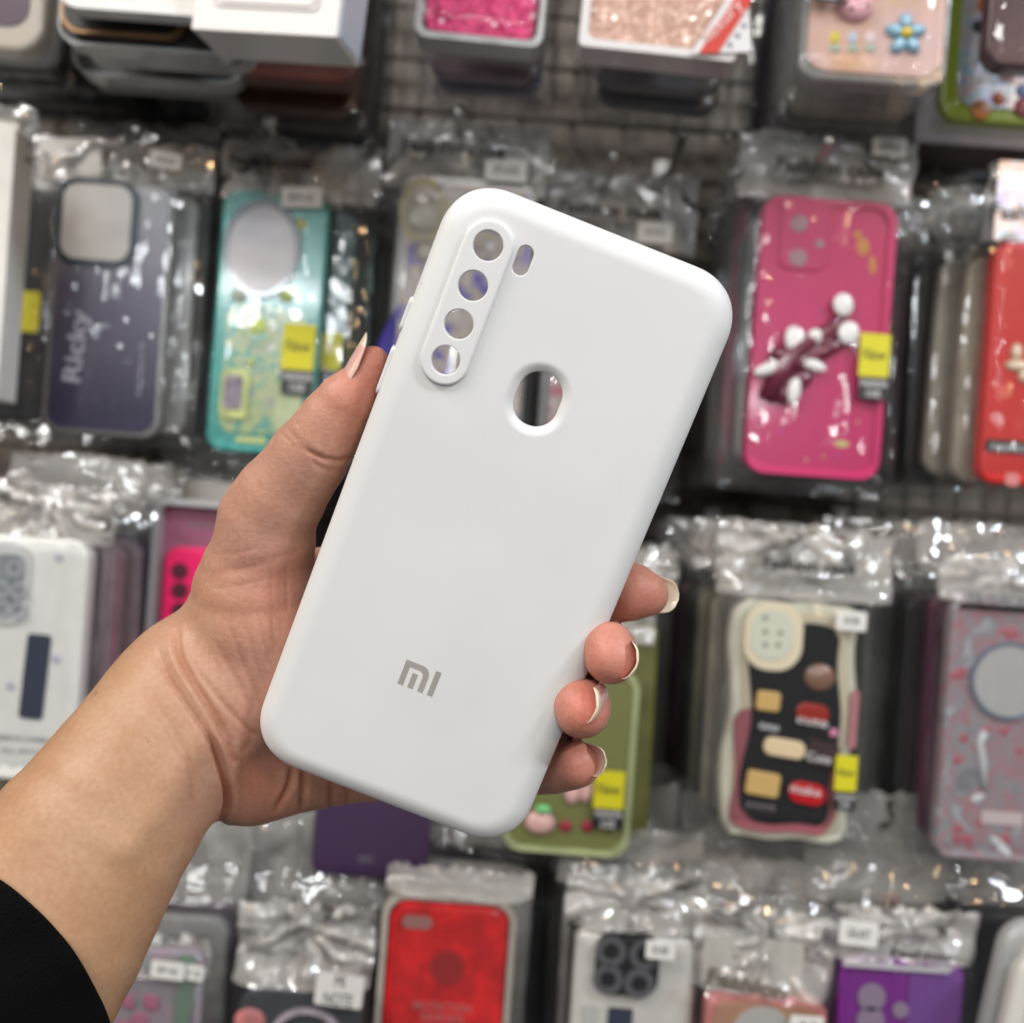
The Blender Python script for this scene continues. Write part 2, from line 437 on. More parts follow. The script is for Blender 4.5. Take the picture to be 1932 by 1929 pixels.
def make_plain(w, h, t, m_case, seed, top=0.035, label_m=None, clear=False, camera=None):
    """a whole bagged package, seen mostly from the side"""
    root = empty("packaged_phone_case", (0, 0, 0))
    link("case_back", slab(rrect(w, h, 0.011), -t / 2, t / 2, 0.002), m_case, root)
    b = link("bag", bag_mesh(w + 0.016, h + 0.02 + top, top, t + 0.002, seed, 0.7, nx=20, nz=44), [BAG, BAGH], root); b.location.z = top / 2
    if label_m:
        o = link("yellow_tag", slab(rrect(0.016, 0.022, 0.0006, 4, w / 2 - 0.010, -h * 0.08), -t / 2 - 0.0022, -t / 2 - 0.0016), YEL, root)
        link("black_tag", slab(rrect(0.016, 0.012, 0.0006, 4, w / 2 - 0.010, -h * 0.08 - 0.018), -t / 2 - 0.0022, -t / 2 - 0.0016), BLACK, root)
    return root
COLS = {"black": (0.012, 0.012, 0.014), "navy": (0.02, 0.03, 0.07), "grey": (0.12, 0.115, 0.12), "plum": (0.10, 0.02, 0.05), "dark green": (0.01, 0.06, 0.06),
        "brown": (0.10, 0.035, 0.012), "purple": (0.07, 0.02, 0.14), "mauve": (0.24, 0.17, 0.20), "cream": (0.42, 0.36, 0.28), "red": (0.35, 0.02, 0.02),
        "olive": (0.20, 0.20, 0.03), "clear": (0.32, 0.31, 0.30), "blue": (0.05, 0.08, 0.16), "maroon": (0.16, 0.03, 0.02), "charcoal": (0.03, 0.028, 0.027)}
PROTO = {}
ORD = ["first", "second", "third", "fourth", "fifth", "sixth", "seventh", "eighth", "ninth"]
def stack(px, py, d, wpx, hpx, cols, where, gap=0.015, t=0.010, seed=0, jit=0.003, tags=False, dx=0.0, top=0.03, dz=0.0):
    """the packages hanging behind the front one, each an object of its own"""
    rnd = random.Random(seed * 7 + 3); c = P(px, py, d); w, h = wpx * d / F, hpx * d / F
    for i, cn in enumerate(cols):
        if c.y + gap * (i + 1) > WALL_Y - 0.045: break
        key = (cn, round(w, 2), round(h, 2), tags)
        if key not in PROTO:
            o = make_plain(w, h, t, pmat("case_" + cn.replace(" ", "_"), COLS[cn], 0.35, coat=0.3, var=0.15), 50 + len(PROTO), top, tags)
            PROTO[key] = o
        else: o = copy_tree(PROTO[key])
        o.location = (c.x + rnd.uniform(-jit, jit) + dx * (i + 1), c.y + gap * (i + 1), c.z + rnd.uniform(-jit, jit) * 0.7 + dz * (i + 1))
        o.rotation_euler = (rnd.uniform(-0.02, 0.02), rnd.uniform(-0.025, 0.025), rnd.uniform(-0.05, 0.05))
        tag(o, "%s case in its bag, %s behind %s" % (cn, ORD[i], where), "phone case", "bagged cases hanging behind " + where)

IRID = ramp_mat("holographic_foil", [(0.75, 0.78, 0.8), (0.45, 0.65, 0.8), (0.8, 0.8, 0.82), (0.75, 0.55, 0.5), (0.7, 0.75, 0.78), (0.5, 0.45, 0.8), (0.72, 0.76, 0.78), (0.4, 0.7, 0.6)], 45, 0.3, 2.0, metal=0.4)
G1 = "bagged phone cases at the front of each hook"

# ---- middle row -----------------------------------------------------------
def lilac_case():
    p = Pkg("packaged_phone_case", "dusky violet case with a large square pale camera window and Ricky lettering", "phone case", 210, 583, .66, G1)
    p.body(222, 480, .010, FROST, r=.011, name="case_edge")
    m = pmat("violet_fade", (0.1, 0.1, 0.1), 0.25, coat=.4); nt = m.node_tree   # printed fade from pale grey to dark violet
    tc = nt.nodes.new("ShaderNodeTexCoord"); sx = nt.nodes.new("ShaderNodeSeparateXYZ"); nt.links.new(tc.outputs["Object"], sx.inputs[0])
    mr = nt.nodes.new("ShaderNodeMapRange"); mr.inputs[1].default_value = -.06; mr.inputs[2].default_value = .07; nt.links.new(sx.outputs[2], mr.inputs[0])
    cr = nt.nodes.new("ShaderNodeValToRGB"); nt.links.new(mr.outputs[0], cr.inputs[0]); cr.color_ramp.elements[0].color = (.045, .035, .075, 1); cr.color_ramp.elements[1].color = (.50, .48, .50, 1)
    e = cr.color_ramp.elements.new(.55); e.color = (.13, .11, .17, 1); nt.links.new(cr.outputs[0], nt.nodes["Principled BSDF"].inputs["Base Color"])
    p.plate("case_back", 210, 584, 200, 456, m, -.0052, .0008, .009)
    o = p.plate("camera_window", 192, 426, 150, 162, pmat("dark_teal_frame", (0.03, 0.05, 0.06), 0.3, coat=.4), -.006, .0022, .011)
    x, z = p.at(192, 426); p.part("window_pane", slab(rrect(128 * p.k, 140 * p.k, .009, 8, x, z), -.0088, -.0083), pmat("pale_card", (0.60, 0.56, 0.52), .5, var=.04), o)
    x, z = p.at(155, 655); p.part("lettering", text_mesh("Ricky", 46 * p.k, x, z, -.0064, math.pi / 2 - .05, 136 * p.k, 0.02), pmat("pale_lilac_print", (0.55, 0.52, 0.6), .4))
    x, z = p.at(272, 700); p.part("lettering", text_mesh("mutual change your life", 12 * p.k, x, z, -.0064, math.pi / 2, 100 * p.k), pmat("pale_lilac_print", (0.55, 0.52, 0.6), .4))
    p.bag(60, 262, 385, 836, 92, .012, 11, 1.7, hook=(235, 262)); p.sticker(322, 312, 60, 30, "FINDX5", -.009, rot=-.1)
    p.plate("back_card", 128, 296, 118, 78, WHITE, .004, .0006, .001, rot=.1)
    stack(226, 575, .66, 240, 470, ["clear", "grey", "navy", "black", "navy", "black", "charcoal"], "the violet Ricky case", .016, seed=1, dx=.0015)
    hook(232, 258, .645, "above the violet Ricky case", False)
def black_left():
    p = Pkg("packaged_phone_case", "black bagged case with a small yellow label between the white box and the violet case", "phone case", 40, 575, .70, G1)
    p.body(150, 440, .010, pmat("case_black", COLS["black"], 0.35, coat=0.3), r=.01)
    p.plate("yellow_tag", 66, 592, 36, 76, YEL, -.007); p.plate("black_tag", 66, 650, 36, 40, BLACK, -.007)
    p.bag(-60, 300, 112, 800, 60, .012, 12, 1.1)
    stack(48, 575, .70, 150, 440, ["black", "charcoal", "black", "charcoal", "plum"], "the black case with the yellow label", .018, seed=2)
    b = Pkg("gift_box", "tall white card box cut off by the left edge of the photo", "box", -60, 500, .60)
    b.part("carton", slab(rrect(180 * b.k, 505 * b.k, .0015), -.011, .012, .0008), WHITE)
    b.part("card_flap", slab(rrect(160 * b.k, 22 * b.k, .001, 4, 0, 262 * b.k), -.002, .002, .0004), WHITE)
    b.bag(-150, 192, 62, 300, 100, .006, 13, 1.5)
def teal_case():
    p = Pkg("packaged_phone_case", "turquoise case with a big round camera ring, in a crumpled glittering bag beside the thumb", "phone case", 508, 612, .66, G1)
    m = ramp_mat("turquoise", [(0.05, 0.30, 0.27), (0.10, 0.42, 0.37), (0.05, 0.34, 0.30), (0.22, 0.52, 0.46)], 22, 0.22, 1.5)
    p.body(200, 488, .010, m, r=.010)
    p.plate("case_panel", 500, 700, 150, 240, ramp_mat("turquoise_artwork", [(0.30, 0.48, 0.38), (0.10, 0.38, 0.34), (0.55, 0.62, 0.25), (0.42, 0.42, 0.36), (0.12, 0.42, 0.38)], 55, .2, 2.5), -.0052, .0005, .008)
    o = p.disc("camera_ring", 500, 474, 73, pmat("slate_ring", (0.08, 0.09, 0.11), .25, coat=.5), -.005, .003, rz=92)
    x, z = p.at(500, 476); p.part("camera_window", slab(ellipse(62 * p.k, 80 * p.k, 30, x, z), -.0086, -.0081), pmat("pale_window", (0.56, 0.53, 0.54), .5, var=.05, coat=.1), o)
    for a, b, r, c in ((570, 428, 10, (.6, .5, .1)), (568, 452, 8, (.3, .28, .12)), (491, 618, 16, (.62, .72, .18)), (545, 560, 14, (.5, .6, .2)), (455, 560, 14, (.55, .6, .5)), (478, 685, 8, (.5, .6, .2))):
        p.blob("gem", a, b, r, pmat("gem_%d" % a, c, .45, coat=.05), -.0055, .002)
    for k in (34, 26): p.hring("orbit_line", 491, 618, k, k - 2, pmat("pale_gold_line", (.45, .5, .25), .4), -.0058, .0005, 1.2)
    p.plate("phone_charm", 448, 745, 52, 92, pmat("lime_rim", (.5, .55, .2), .3), -.0052, .0025, .004)
    p.plate("charm_screen", 446, 742, 34, 64, ramp_mat("dusk_screen", [(.12, .09, .13), (.3, .26, .3)], 120), -.0078, .0005, .002)
    p.plate("lime_bar", 478, 831, 56, 10, pmat("lime_rim", (.5, .55, .2), .3), -.0052, .001, .001)
    p.plate("lime_panel", 548, 770, 50, 90, pmat("pale_lime", (.55, .62, .35), .3, var=.1), -.0056, .0006, .003)
    p.bag(398, 268, 700, 872, 112, .012, 21, 1.9, hook=(512, 262))
    p.sticker(575, 381, 76, 38, "RM A2", -.009, rot=.06)
    p.newtag(538, 616, 598, 745, -.0085)
    p.header("Fashion case", 520, 318, 150, 26, -.0095)
    hook(510, 228, .645, "above the turquoise case")
    stack(536, 618, .66, 205, 480, ["dark green", "dark green", "plum", "black", "black", "olive", "black", "charcoal"], "the turquoise case", .015, seed=3, dx=.003, tags=True)
def glitter_case():
    p = Pkg("packaged_phone_case", "violet and khaki glitter case in a clear bag, seen through the camera holes", "phone case", 868, 585, .65, G1)
    p.body(262, 500, .011, FROST, r=.012, name="case_edge")
    m = ramp_mat("liquid_glitter", [(0.06, 0.04, 0.32), (0.22, 0.18, 0.50), (0.52, 0.45, 0.28), (0.52, 0.44, 0.52), (0.60, 0.54, 0.34), (0.26, 0.20, 0.52)], 42, .2, 2.2)
    p.plate("case_back", 872, 590, 236, 470, m, -.0054, .0008, .010)
    gr = pmat("grey_charm", (.42, .40, .34), .3)
    for a, b, r, c in ((800, 410, 36, gr), (805, 478, 22, gr), (925, 470, 12, pmat("pearl", (.7, .7, .75), .1, coat=.9))): p.blob("charm", a, b, r, c, -.006, .0015)
    o = p.hring("yellow_ring", 800, 402, 44, 34, pmat("mustard", (.46, .41, .22), .4), -.0058, .0006, 1.4)
    p.blob("deep_pool", 772, 650, 52, pmat("royal_violet", (.03, .018, .26), .6), -.0058, .0003, rz=118, rot=-.35)
    p.bag(712, 226, 1014, 872, 138, .012, 31, 1.25, hook=(866, 226))
    p.header("Fashion case", 858, 292, 190, 34, -.0095)
    p.sticker(955, 330, 78, 44, "SM-A05", -.009)
    hook(866, 215, .635, "above the violet glitter case")
    stack(880, 590, .65, 250, 480, ["mauve", "grey", "black", "clear", "navy"], "the violet glitter case", .018, seed=4)
def pink_print_case():
    p = Pkg("packaged_phone_case", "clear case with pink and maroon pattern, seen through the round hole", "phone case", 1138, 700, .68, G1)
    p.body(238, 450, .010, FROST, r=.012, name="case_edge")
    m = ramp_mat("pink_pattern", [(0.42, 0.05, 0.12), (0.55, 0.12, 0.22), (0.50, 0.36, 0.34), (0.5, 0.42, 0.38), (0.62, 0.2, 0.3), (0.35, .12, .03)], 60, .3, 1.5)
    p.plate("case_back", 1146, 700, 214, 430, m, -.0053, .0008, .010)
    p.bag(1010, 322, 1300, 940, 150, .012, 41, 1.2, hook=(1157, 322))
    p.header("Fashion case", 1148, 405, 190, 34, -.0095); p.sticker(1232, 446, 66, 40, "VIVO", -.009)
    hook(1157, 297, .655, "left of the magenta case, above the pink patterned case")
    stack(1130, 690, .68, 230, 450, ["clear", "black", "grey", "black"], "the pink patterned case", .022, seed=5)
def magenta_case():
    p = Pkg("packaged_phone_case", "bright magenta case with raised white and maroon decorations, right of the held case", "phone case", 1543, 640, .625, G1)
    mg = pmat("magenta_silicone", (0.58, 0.010, 0.13), 0.35, coat=.2)
    x, z = 0, 0
    p.body(252, 520, .012, mg, r=.011, bev=.003)
    p.part("raised_rim", ring(rrect(250 * p.k, 518 * p.k, .011), rrect(222 * p.k, 490 * p.k, .009), -.0075, -.0052), mg)
    o = p.plate("camera_bump", 1512, 446, 92, 138, mg, -.0052, .002, .007, bev=.0006)
    cg = pmat("greyed_lens", (.40, .22, .26), .4)
    for a, b, r in ((1502, 428, 17), (1500, 492, 17), (1540, 466, 9)): p.blob("lens_opening", a, b, r, cg, -.0072, .0004, parent=o)
    wh = pmat("white_enamel", (.72, .70, .68), .3, coat=.5); mr = pmat("maroon_enamel", (.14, .02, .045), .3, coat=.5)
    # generic raised sprig: maroon stalks with white petals
    q = [p.at(*c) for c in ((1440, 755), (1470, 700), (1500, 660), (1560, 625), (1600, 575))]
    p.part("maroon_stalk", tube([(x, -.0075, z) for x, z in q], .0038, 8, [1.3, 1.8, 1.7, 1.1, .6]), mr)
    q = [p.at(*c) for c in ((1450, 665), (1500, 690), (1560, 660), (1600, 640))]
    p.part("maroon_stalk", tube([(x, -.0075, z) for x, z in q], .0034, 8, [1.2, 1.6, 1.2, .6]), mr)
    for a, b, rx, rz, ro in ((1496, 722, 34, 20, .5), (1478, 742, 26, 18, .9), (1520, 668, 30, 18, .6), (1556, 636, 22, 14, .7), (1548, 652, 24, 12, .2), (1462, 712, 22, 14, .2)):
        p.blob("maroon_puff", a, b, rx, mr, -.0072, .004, rz=rz, rot=ro)
    for a, b, rx, rz, ro in ((1492, 650, 20, 30, .3), (1580, 582, 19, 22, .2), (1590, 634, 20, 22, -.1), (1528, 640, 14, 14, 0), (1440, 700, 28, 11, .4), (1522, 692, 28, 11, -.3), (1489, 742, 12, 26, -.1)):
        p.blob("white_petal", a, b, rx, wh, -.0112, .0016, rz=rz, rot=ro)
    og = pmat("orange_print", (.62, .25, .04), .4)
    for a, b, rx, rz, ro in ((1622, 470, 15, 22, .2), (1640, 505, 8, 24, .1), (1612, 448, 10, 10, 0)): p.blob("orange_leaf", a, b, rx, og, -.0055, .0008, rz=rz, rot=ro)
    st = pmat("magenta_shade_print", (.36, .02, .10), .5)
    for a, b, l in ((1480, 830, 60), (1520, 800, 90), (1600, 500, 30), (1585, 540, 50)):
        x, z = p.at(a, b); pts = rrect(l * p.k, 3 * p.k, .0005); c, s_ = math.cos(1.0), math.sin(1.0)
        p.part("printed_stroke", slab([(x + u * c - w * s_, z + u * s_ + w * c) for u, w in pts], -.0056, -.0052), st)
    for a, b, c in ((1543, 590, (.25, .1, .5)), (1468, 815, (.25, .1, .5)), (1575, 860, (.25, .1, .5)), (1612, 797, (.7, .45, .15)), (1516, 868, (.6, .55, .2)), (1548, 862, (.5, .4, .15))):
        p.blob("printed_star", a, b, 7, pmat("star_%d" % a, c, .4), -.0055, .0006, outline=[(math.cos(k * math.pi / 5) * 7 * p.k * (1 if k % 2 else .5), math.sin(k * math.pi / 5) * 7 * p.k * (1 if k % 2 else .5)) for k in range(10)])
    p.blob("yellow_print", 1582, 838, 26, pmat("straw_print", (.6, .55, .2), .4), -.0055, .0006, rz=12)
    p.bag(1374, 254, 1708, 935, 128, .014, 51, 1.1, hook=(1560, 262))
    p.header("Fashion case", 1555, 330, 200, 36, -.0095, sub="Case Fashion"); 
    p.sticker(1671, 284, 64, 36, "APPLE", -.006, rot=.0)
    p.newtag(1608, 636, 1664, 757, -.012)
    hook(1562, 268, .612, "above the magenta case")
    stack(1540, 640, .625, 250, 500, ["clear", "grey", "clear", "cream", "grey", "clear", "brown", "brown"], "the magenta case", .017, seed=6)
def red_case():
    p = Pkg("packaged_phone_case", "scarlet case with a black printed band under a holographic header at the right edge", "phone case", 1962, 692, .62, G1)
    rd = pmat("scarlet_silicone", (0.62, 0.025, 0.022), 0.35, coat=.25)
    p.body(215, 455, .012, rd, r=.009, bev=.003)
    p.plate("black_band", 1950, 848, 200, 24, BLACK, -.0062, .0006, .0004); p.text("lettering", "FASHION CASE", 1925, 848, 18, WINK, -.007, wpx=130)
    cr = pmat("cream_enamel", (.66, .5, .36), .3, coat=.4)
    for a, b, rx, rz in ((1912, 693, 26, 12), (1908, 668, 11, 18), (1922, 712, 12, 14)): p.blob("cream_charm", a, b, rx, cr, -.006, .003, rz=rz)
    p.plate("small_badge", 1900, 905, 26, 24, pmat("pink_badge", (.6, .2, .2), .4), -.0062, .0005, .002)
    p.plate("holographic_header", 1950, 386, 150, 150, IRID, -.003, .0004, .001); p.text("header_print", "Fashion", 1925, 405, 40, INK, -.0038, bold=.02)
    p.bag(1846, 312, 2080, 938, 152, .014, 61, 1.3)
    stack(1952, 690, .62, 225, 440, ["cream", "cream", "black", "black", "charcoal", "black", "black", "black", "black"], "the scarlet case", .020, seed=7, dx=-.005)
    q = Pkg("packaged_phone_case", "beige edged clear case hanging just left of the scarlet case", "phone case", 1866, 670, .655)
    q.part("case_edge", ring(rrect(130 * q.k, 390 * q.k, .008), rrect(108 * q.k, 368 * q.k, .006), -.006, .005), pmat("beige_edge", (.50, .42, .32), .35))
    q.part("case_back", slab(rrect(108 * q.k, 368 * q.k, .006), .001, .003), pmat("case_charcoal2", (.04, .036, .034), .3, coat=.4)); q.bag(1780, 380, 1950, 920, 95, .014, 62, 1.4)
    q = Pkg("packaged_phone_case", "black bagged case hanging in shade between the magenta and scarlet cases", "phone case", 1766, 640, .72)
    q.body(120, 430, .010, pmat("case_black", COLS["black"], .35, coat=.3), r=.009); q.bag(1690, 370, 1836, 880, 60, .012, 63, 1.2)
    stack(1766, 640, .72, 120, 430, ["black", "charcoal", "brown", "black"], "the shaded black case", .016, seed=8)
for f in (lilac_case, black_left, teal_case, glitter_case, pink_print_case, magenta_case, red_case): f()

# ---- top row, seen from below ---------------------------------------------
def tray(p, w, h, t, rim_m, in_m, wall=6):
    """open clear acrylic box: outer frame, floor plate"""
    po, pi = rrect(w * p.k, h * p.k, .011), rrect((w - 2 * wall) * p.k, (h - 2 * wall) * p.k, .009)
    p.part("box_frame", ring(po, pi, -t / 2, t / 2), rim_m); p.part("box_insert", slab(pi, -t / 4, t / 2 - .001), in_m)
def top_row():
    ac = pmat("milky_acrylic", (.40, .40, .385), .3, coat=.4); ac2 = pmat("pale_acrylic", (.60, .60, .59), .3, coat=.4)
    dk = pmat("smoky_insert", (.07, .07, .075), .3, coat=.4)
    specs = [(300, -165, .505, 350, 400, .010, ac2, WHITE, "uppermost white rimmed acrylic box in the pile at the top left"),
             (300, -100, .53, 340, 410, .012, ac, dk, "acrylic box holding a copper edged black case, below the white rimmed one"),
             (330, -75, .56, 330, 400, .013, ac, ac, "empty milky acrylic box, third down the pile at the top left"),
             (318, -50, .60, 320, 420, .014, ac, dk, "empty milky acrylic box, fourth down the pile at the top left"),
             (330, -35, .64, 300, 420, .016, ac, ac, "lowest milky acrylic box of the pile at the top left")]
    for i, (x, y, d, w, h, t, a, b, l) in enumerate(specs):
        p = Pkg("acrylic_box", l, "acrylic box", x, y, d, "acrylic boxes piled at the top left", rot=.0)
        tray(p, w, h, t, a, b)
        if i == 1:
            cu = pmat("copper_edge", (.45, .26, .13), .25, metal=.6)
            c = p.plate("copper_case", 255, -80, 230, 330, cu, -.0065, .004, .009); x2, z2 = p.at(255, -80)
            p.part("black_back", slab(rrect(216 * p.k, 316 * p.k, .008, 7, x2, z2), -.0112, -.0106), pmat("case_black", COLS["black"], .35), c)
    p = Pkg("phone_case", "cream edged case with a purple centre in the top left corner", "phone case", 0, -60, .56)
    p.body(206, 330, .014, pmat("cream_edge", (.46, .41, .35), .35, coat=.3), r=.014, bev=.003); p.plate("purple_panel", -10, -72, 168, 260, pmat("dusty_purple", (.10, .06, .09), .3), -.0072, .0005, .010)
    for i, (x, y, d, w, cn) in enumerate([(30, 10, .64, 210, "black"), (120, 40, .68, 260, "charcoal"), (150, 75, .72, 330, "black"), (120, 90, .76, 420, "charcoal"), (240, 90, .79, 330, "charcoal")]):
        p = Pkg("bagged_phone_case", "%s case hanging in the dark below the top left boxes, %s from the front" % (cn, ORD[i]), "phone case", x, y, d, "dark cases below the acrylic boxes")
        p.body(w, 260, .012, pmat("case_" + cn, COLS[cn], .35, coat=.3), r=.010); p.bag(x - w / 2 - 14, y - 150, x + w / 2 + 14, y + 146, 20, .014, 70 + i, 1.1)
    # white gift box with debossed frame
    p = Pkg("gift_box", "white gift box with an embossed rectangle on its lid, top centre left", "box", 545, -120, .50, rot=math.radians(3.2), yaw=math.radians(-10))
    p.part("carton", slab(rrect(285 * p.k, 420 * p.k, .0012), -.014, .018, .0007), pmat("satin_white_card", (.74, .71, .68), .45, coat=.2))
    for k, (w, h) in enumerate(((206, 330), (190, 314))):
        p.part("embossed_line", ring(rrect(w * p.k, h * p.k, .003), rrect((w - 4) * p.k, (h - 4) * p.k, .0026), -.0146, -.0139), pmat("mauve_emboss", (.50, .44, .44), .4))
    p.part("sleeve_strip", slab([(x + 143 * p.k, z) for x, z in rrect(6 * p.k, 410 * p.k, .0008)], -.012, .016), pmat("blue_grey_card", (.45, .50, .55), .4))
    q = Pkg("packaged_phone_case", "maroon case in a bag hanging behind the white gift box", "phone case", 570, -40, .60); q.body(235, 400, .014, pmat("case_maroon2", (.16, .05, .035), .4), r=.009); q.bag(440, -240, 700, 172, 20, .016, 79, 1.5)
    stack(560, -20, .60, 240, 400, ["brown", "charcoal", "charcoal", "black"], "the maroon case", .03, seed=9)
    # pink glitter
    p = Pkg("packaged_phone_case", "hot pink sequin case in a clear box and bag at the top centre", "phone case", 925, -130, .565, G1, rot=math.radians(1.5))
    p.part("box_frame", ring(rrect(238 * p.k, 450 * p.k, .006), rrect(216 * p.k, 428 * p.k, .005), -.010, .010), pmat("pale_acrylic", (.6, .6, .59), .3)); 
    p.part("glitter_back", slab(rrect(206 * p.k, 420 * p.k, .006), -.006, .004, .001), glitter("pink_glitter", (.50, .012, .10), (.75, .06, .22), 420))
    p.bag(782, -390, 1056, 122, 60, .026, 81, 1.6)
    stack(930, -90, .585, 215, 440, ["mauve", "blue"], "the pink sequin case", .018, seed=10)
    # rose gold with ribbon corner
    p = Pkg("packaged_phone_case", "rose gold glitter case in a white rimmed box with a red luxury ribbon corner", "phone case", 1262, -150, .545, G1, rot=math.radians(1.8))
    p.part("box_frame", ring(rrect(292 * p.k, 540 * p.k, .003), rrect(262 * p.k, 510 * p.k, .005), -.011, .011), pmat("white_rim", (.66, .63, .62), .35, coat=.4))
    p.part("glitter_back", slab(rrect(262 * p.k, 512 * p.k, .004), -.008, .006), glitter("rose_gold_glitter", (.42, .24, .18), (.60, .40, .32), 560, (1, .85, .7)))
    def tri(pts, y, m, nm): return p.part(nm, slab([p.at(*q) for q in pts][::-1], y - .0004, y), m)
    tri([(1294, 122), (1398, -34), (1408, 118)], -.0122, pmat("white_corner", (.66, .64, .64), .4), "corner_card")
    rb = tri([(1310, 121), (1405, -25), (1405, 30), (1346, 121)], -.0128, pmat("red_ribbon", (.55, .035, .02), .4), "ribbon")
    x, z = p.at(1356, 62); p.part("lettering", text_mesh("luxury", 34 * p.k, x, z, -.0136, math.radians(53), 92 * p.k, .01), pmat("ribbon_print", (.75, .45, .42), .4), rb)
    for a, b in ((1368, 105), (1382, 88), (1394, 70)): p.blob("grey_dot", a, b, 6, pmat("grey_dot", (.3, .29, .32), .4), -.0126, .0005)
    stack(1270, -110, .57, 250, 500, ["grey", "charcoal"], "the rose gold glitter case", .026, seed=11, dx=.002)
    # peach case with flower
    p = Pkg("packaged_phone_case", "peach pink case with a puffy blue flower in a clear bag, top right", "phone case", 1655, -90, .56, G1)
    p.body(278, 520, .014, FROST, r=.010, name="case_edge")
    m = ramp_mat("peach_print", [(.66, .40, .34), (.70, .47, .44), (.68, .38, .24)], 14, .35, .5); p.plate("case_back", 1655, -95, 250, 492, m, -.0072, .0006, .010)
    st = pmat("pink_berry", (.72, .38, .42), .3, coat=.5)
    o = p.blob("puffy_berry", 1603, 30, 34, st, -.0078, .006, rz=28)
    for a, b in ((1592, 38), (1607, 28), (1618, 32), (1600, 18), (1582, 26)): p.blob("seed", a, b, 4, pmat("seed_brown", (.12, .03, .03), .4), -.0125, .0018, parent=o)
    bl = pmat("sky_enamel", (.30, .52, .66), .3, coat=.5)
    for k in range(5):
        an = math.radians(90 + 72 * k); p.blob("petal", 1697 + 22 * math.cos(an), 80 - 24 * math.sin(an), 18, bl, -.0078, .004, rz=13, rot=an)
    p.blob("flower_centre", 1697, 79, 11, pmat("flower_yellow", (.70, .52, .05), .3), -.0098, .0035)
    for a, c in ((1567, (.72, .58, .08)), (1600, (.55, .58, .66)), (1632, (.75, .62, .6))):
        p.blob("tulip_head", a, 84, 11, pmat("tulip_%d" % a, c, .4), -.0076, .001, rz=13); p.blob("tulip_leaf", a, 104, 12, pmat("tulip_leaf", (.42, .50, .40), .4), -.0076, .001, rz=8)
    p.text("lettering", "HELLO", 1690, 18, 20, pmat("butter_print", (.72, .52, .22), .4), -.0078); p.text("lettering", "flower", 1610, 130, 22, pmat("butter_print2", (.72, .46, .2), .4), -.0078)
    p.plate("black_tag", 1548, 8, 56, 44, BLACK, -.0150); p.text("lettering", "FASHION\nCASE", 1548, 8, 20, WINK, -.0158, wpx=46)
    p.plate("yellow_tag", 1548, -50, 56, 72, YEL, -.0150)
    p.bag(1478, -420, 1800, 208, 60, .020, 91, 1.3)
    stack(1650, -60, .585, 250, 500, ["cream", "clear", "purple", "purple", "charcoal", "black"], "the peach flower case", .022, seed=12)
    # lime pouch and neighbours
    p = Pkg("foil_pouch", "holographic pouch with a lime green border and fruit stickers in the top right corner", "pouch", 1900, 30, .60, G1)
    lm = pmat("lime_border", (.36, .44, .03), .35)
    p.body(240, 420, .010, lm, r=.012, bev=.002); p.plate("foil_window", 1906, 28, 196, 372, IRID, -.0055, .0006, .010)
    for a, b, r, c in ((1842, 215, 20, (.5, .16, .03)), (1875, 195, 14, (.5, .12, .02)), (1925, 210, 22, (.35, .05, .08)), (1850, 20, 18, (.7, .2, .03)), (1838, 60, 14, (.03, .03, .03)), (1852, 120, 16, (.2, .42, .08)), (1890, 150, 16, (.6, .25, .2)), (1920, 180, 14, (.15, .25, .5))):
        p.blob("sticker_fruit", a, b, r, pmat("fruit_%d" % a, c, .35), -.0062, .001, rz=r * .9)
    p.bag(1772, -200, 2060, 262, 30, .014, 95, .8)
    q = Pkg("packaged_phone_case", "wine coloured case in a shiny bag overlapping the holographic pouch", "phone case", 1955, -60, .55); q.body(180, 400, .012, pmat("wine", (.05, .012, .02), .3, coat=.5), r=.010); q.bag(1858, -280, 2070, 165, 20, .018, 96, 1.5)
    q = Pkg("gift_box", "dusty brown box hanging under the holographic pouch", "box", 1870, 120, .70); q.part("carton", slab(rrect(300 * q.k, 350 * q.k, .003), -.015, .03, .001), pmat("dusty_brown_card", (.11, .075, .07), .5, var=.15))
    stack(1860, 130, .76, 290, 380, ["black", "black"], "the dusty brown box", .022, seed=13)
top_row()

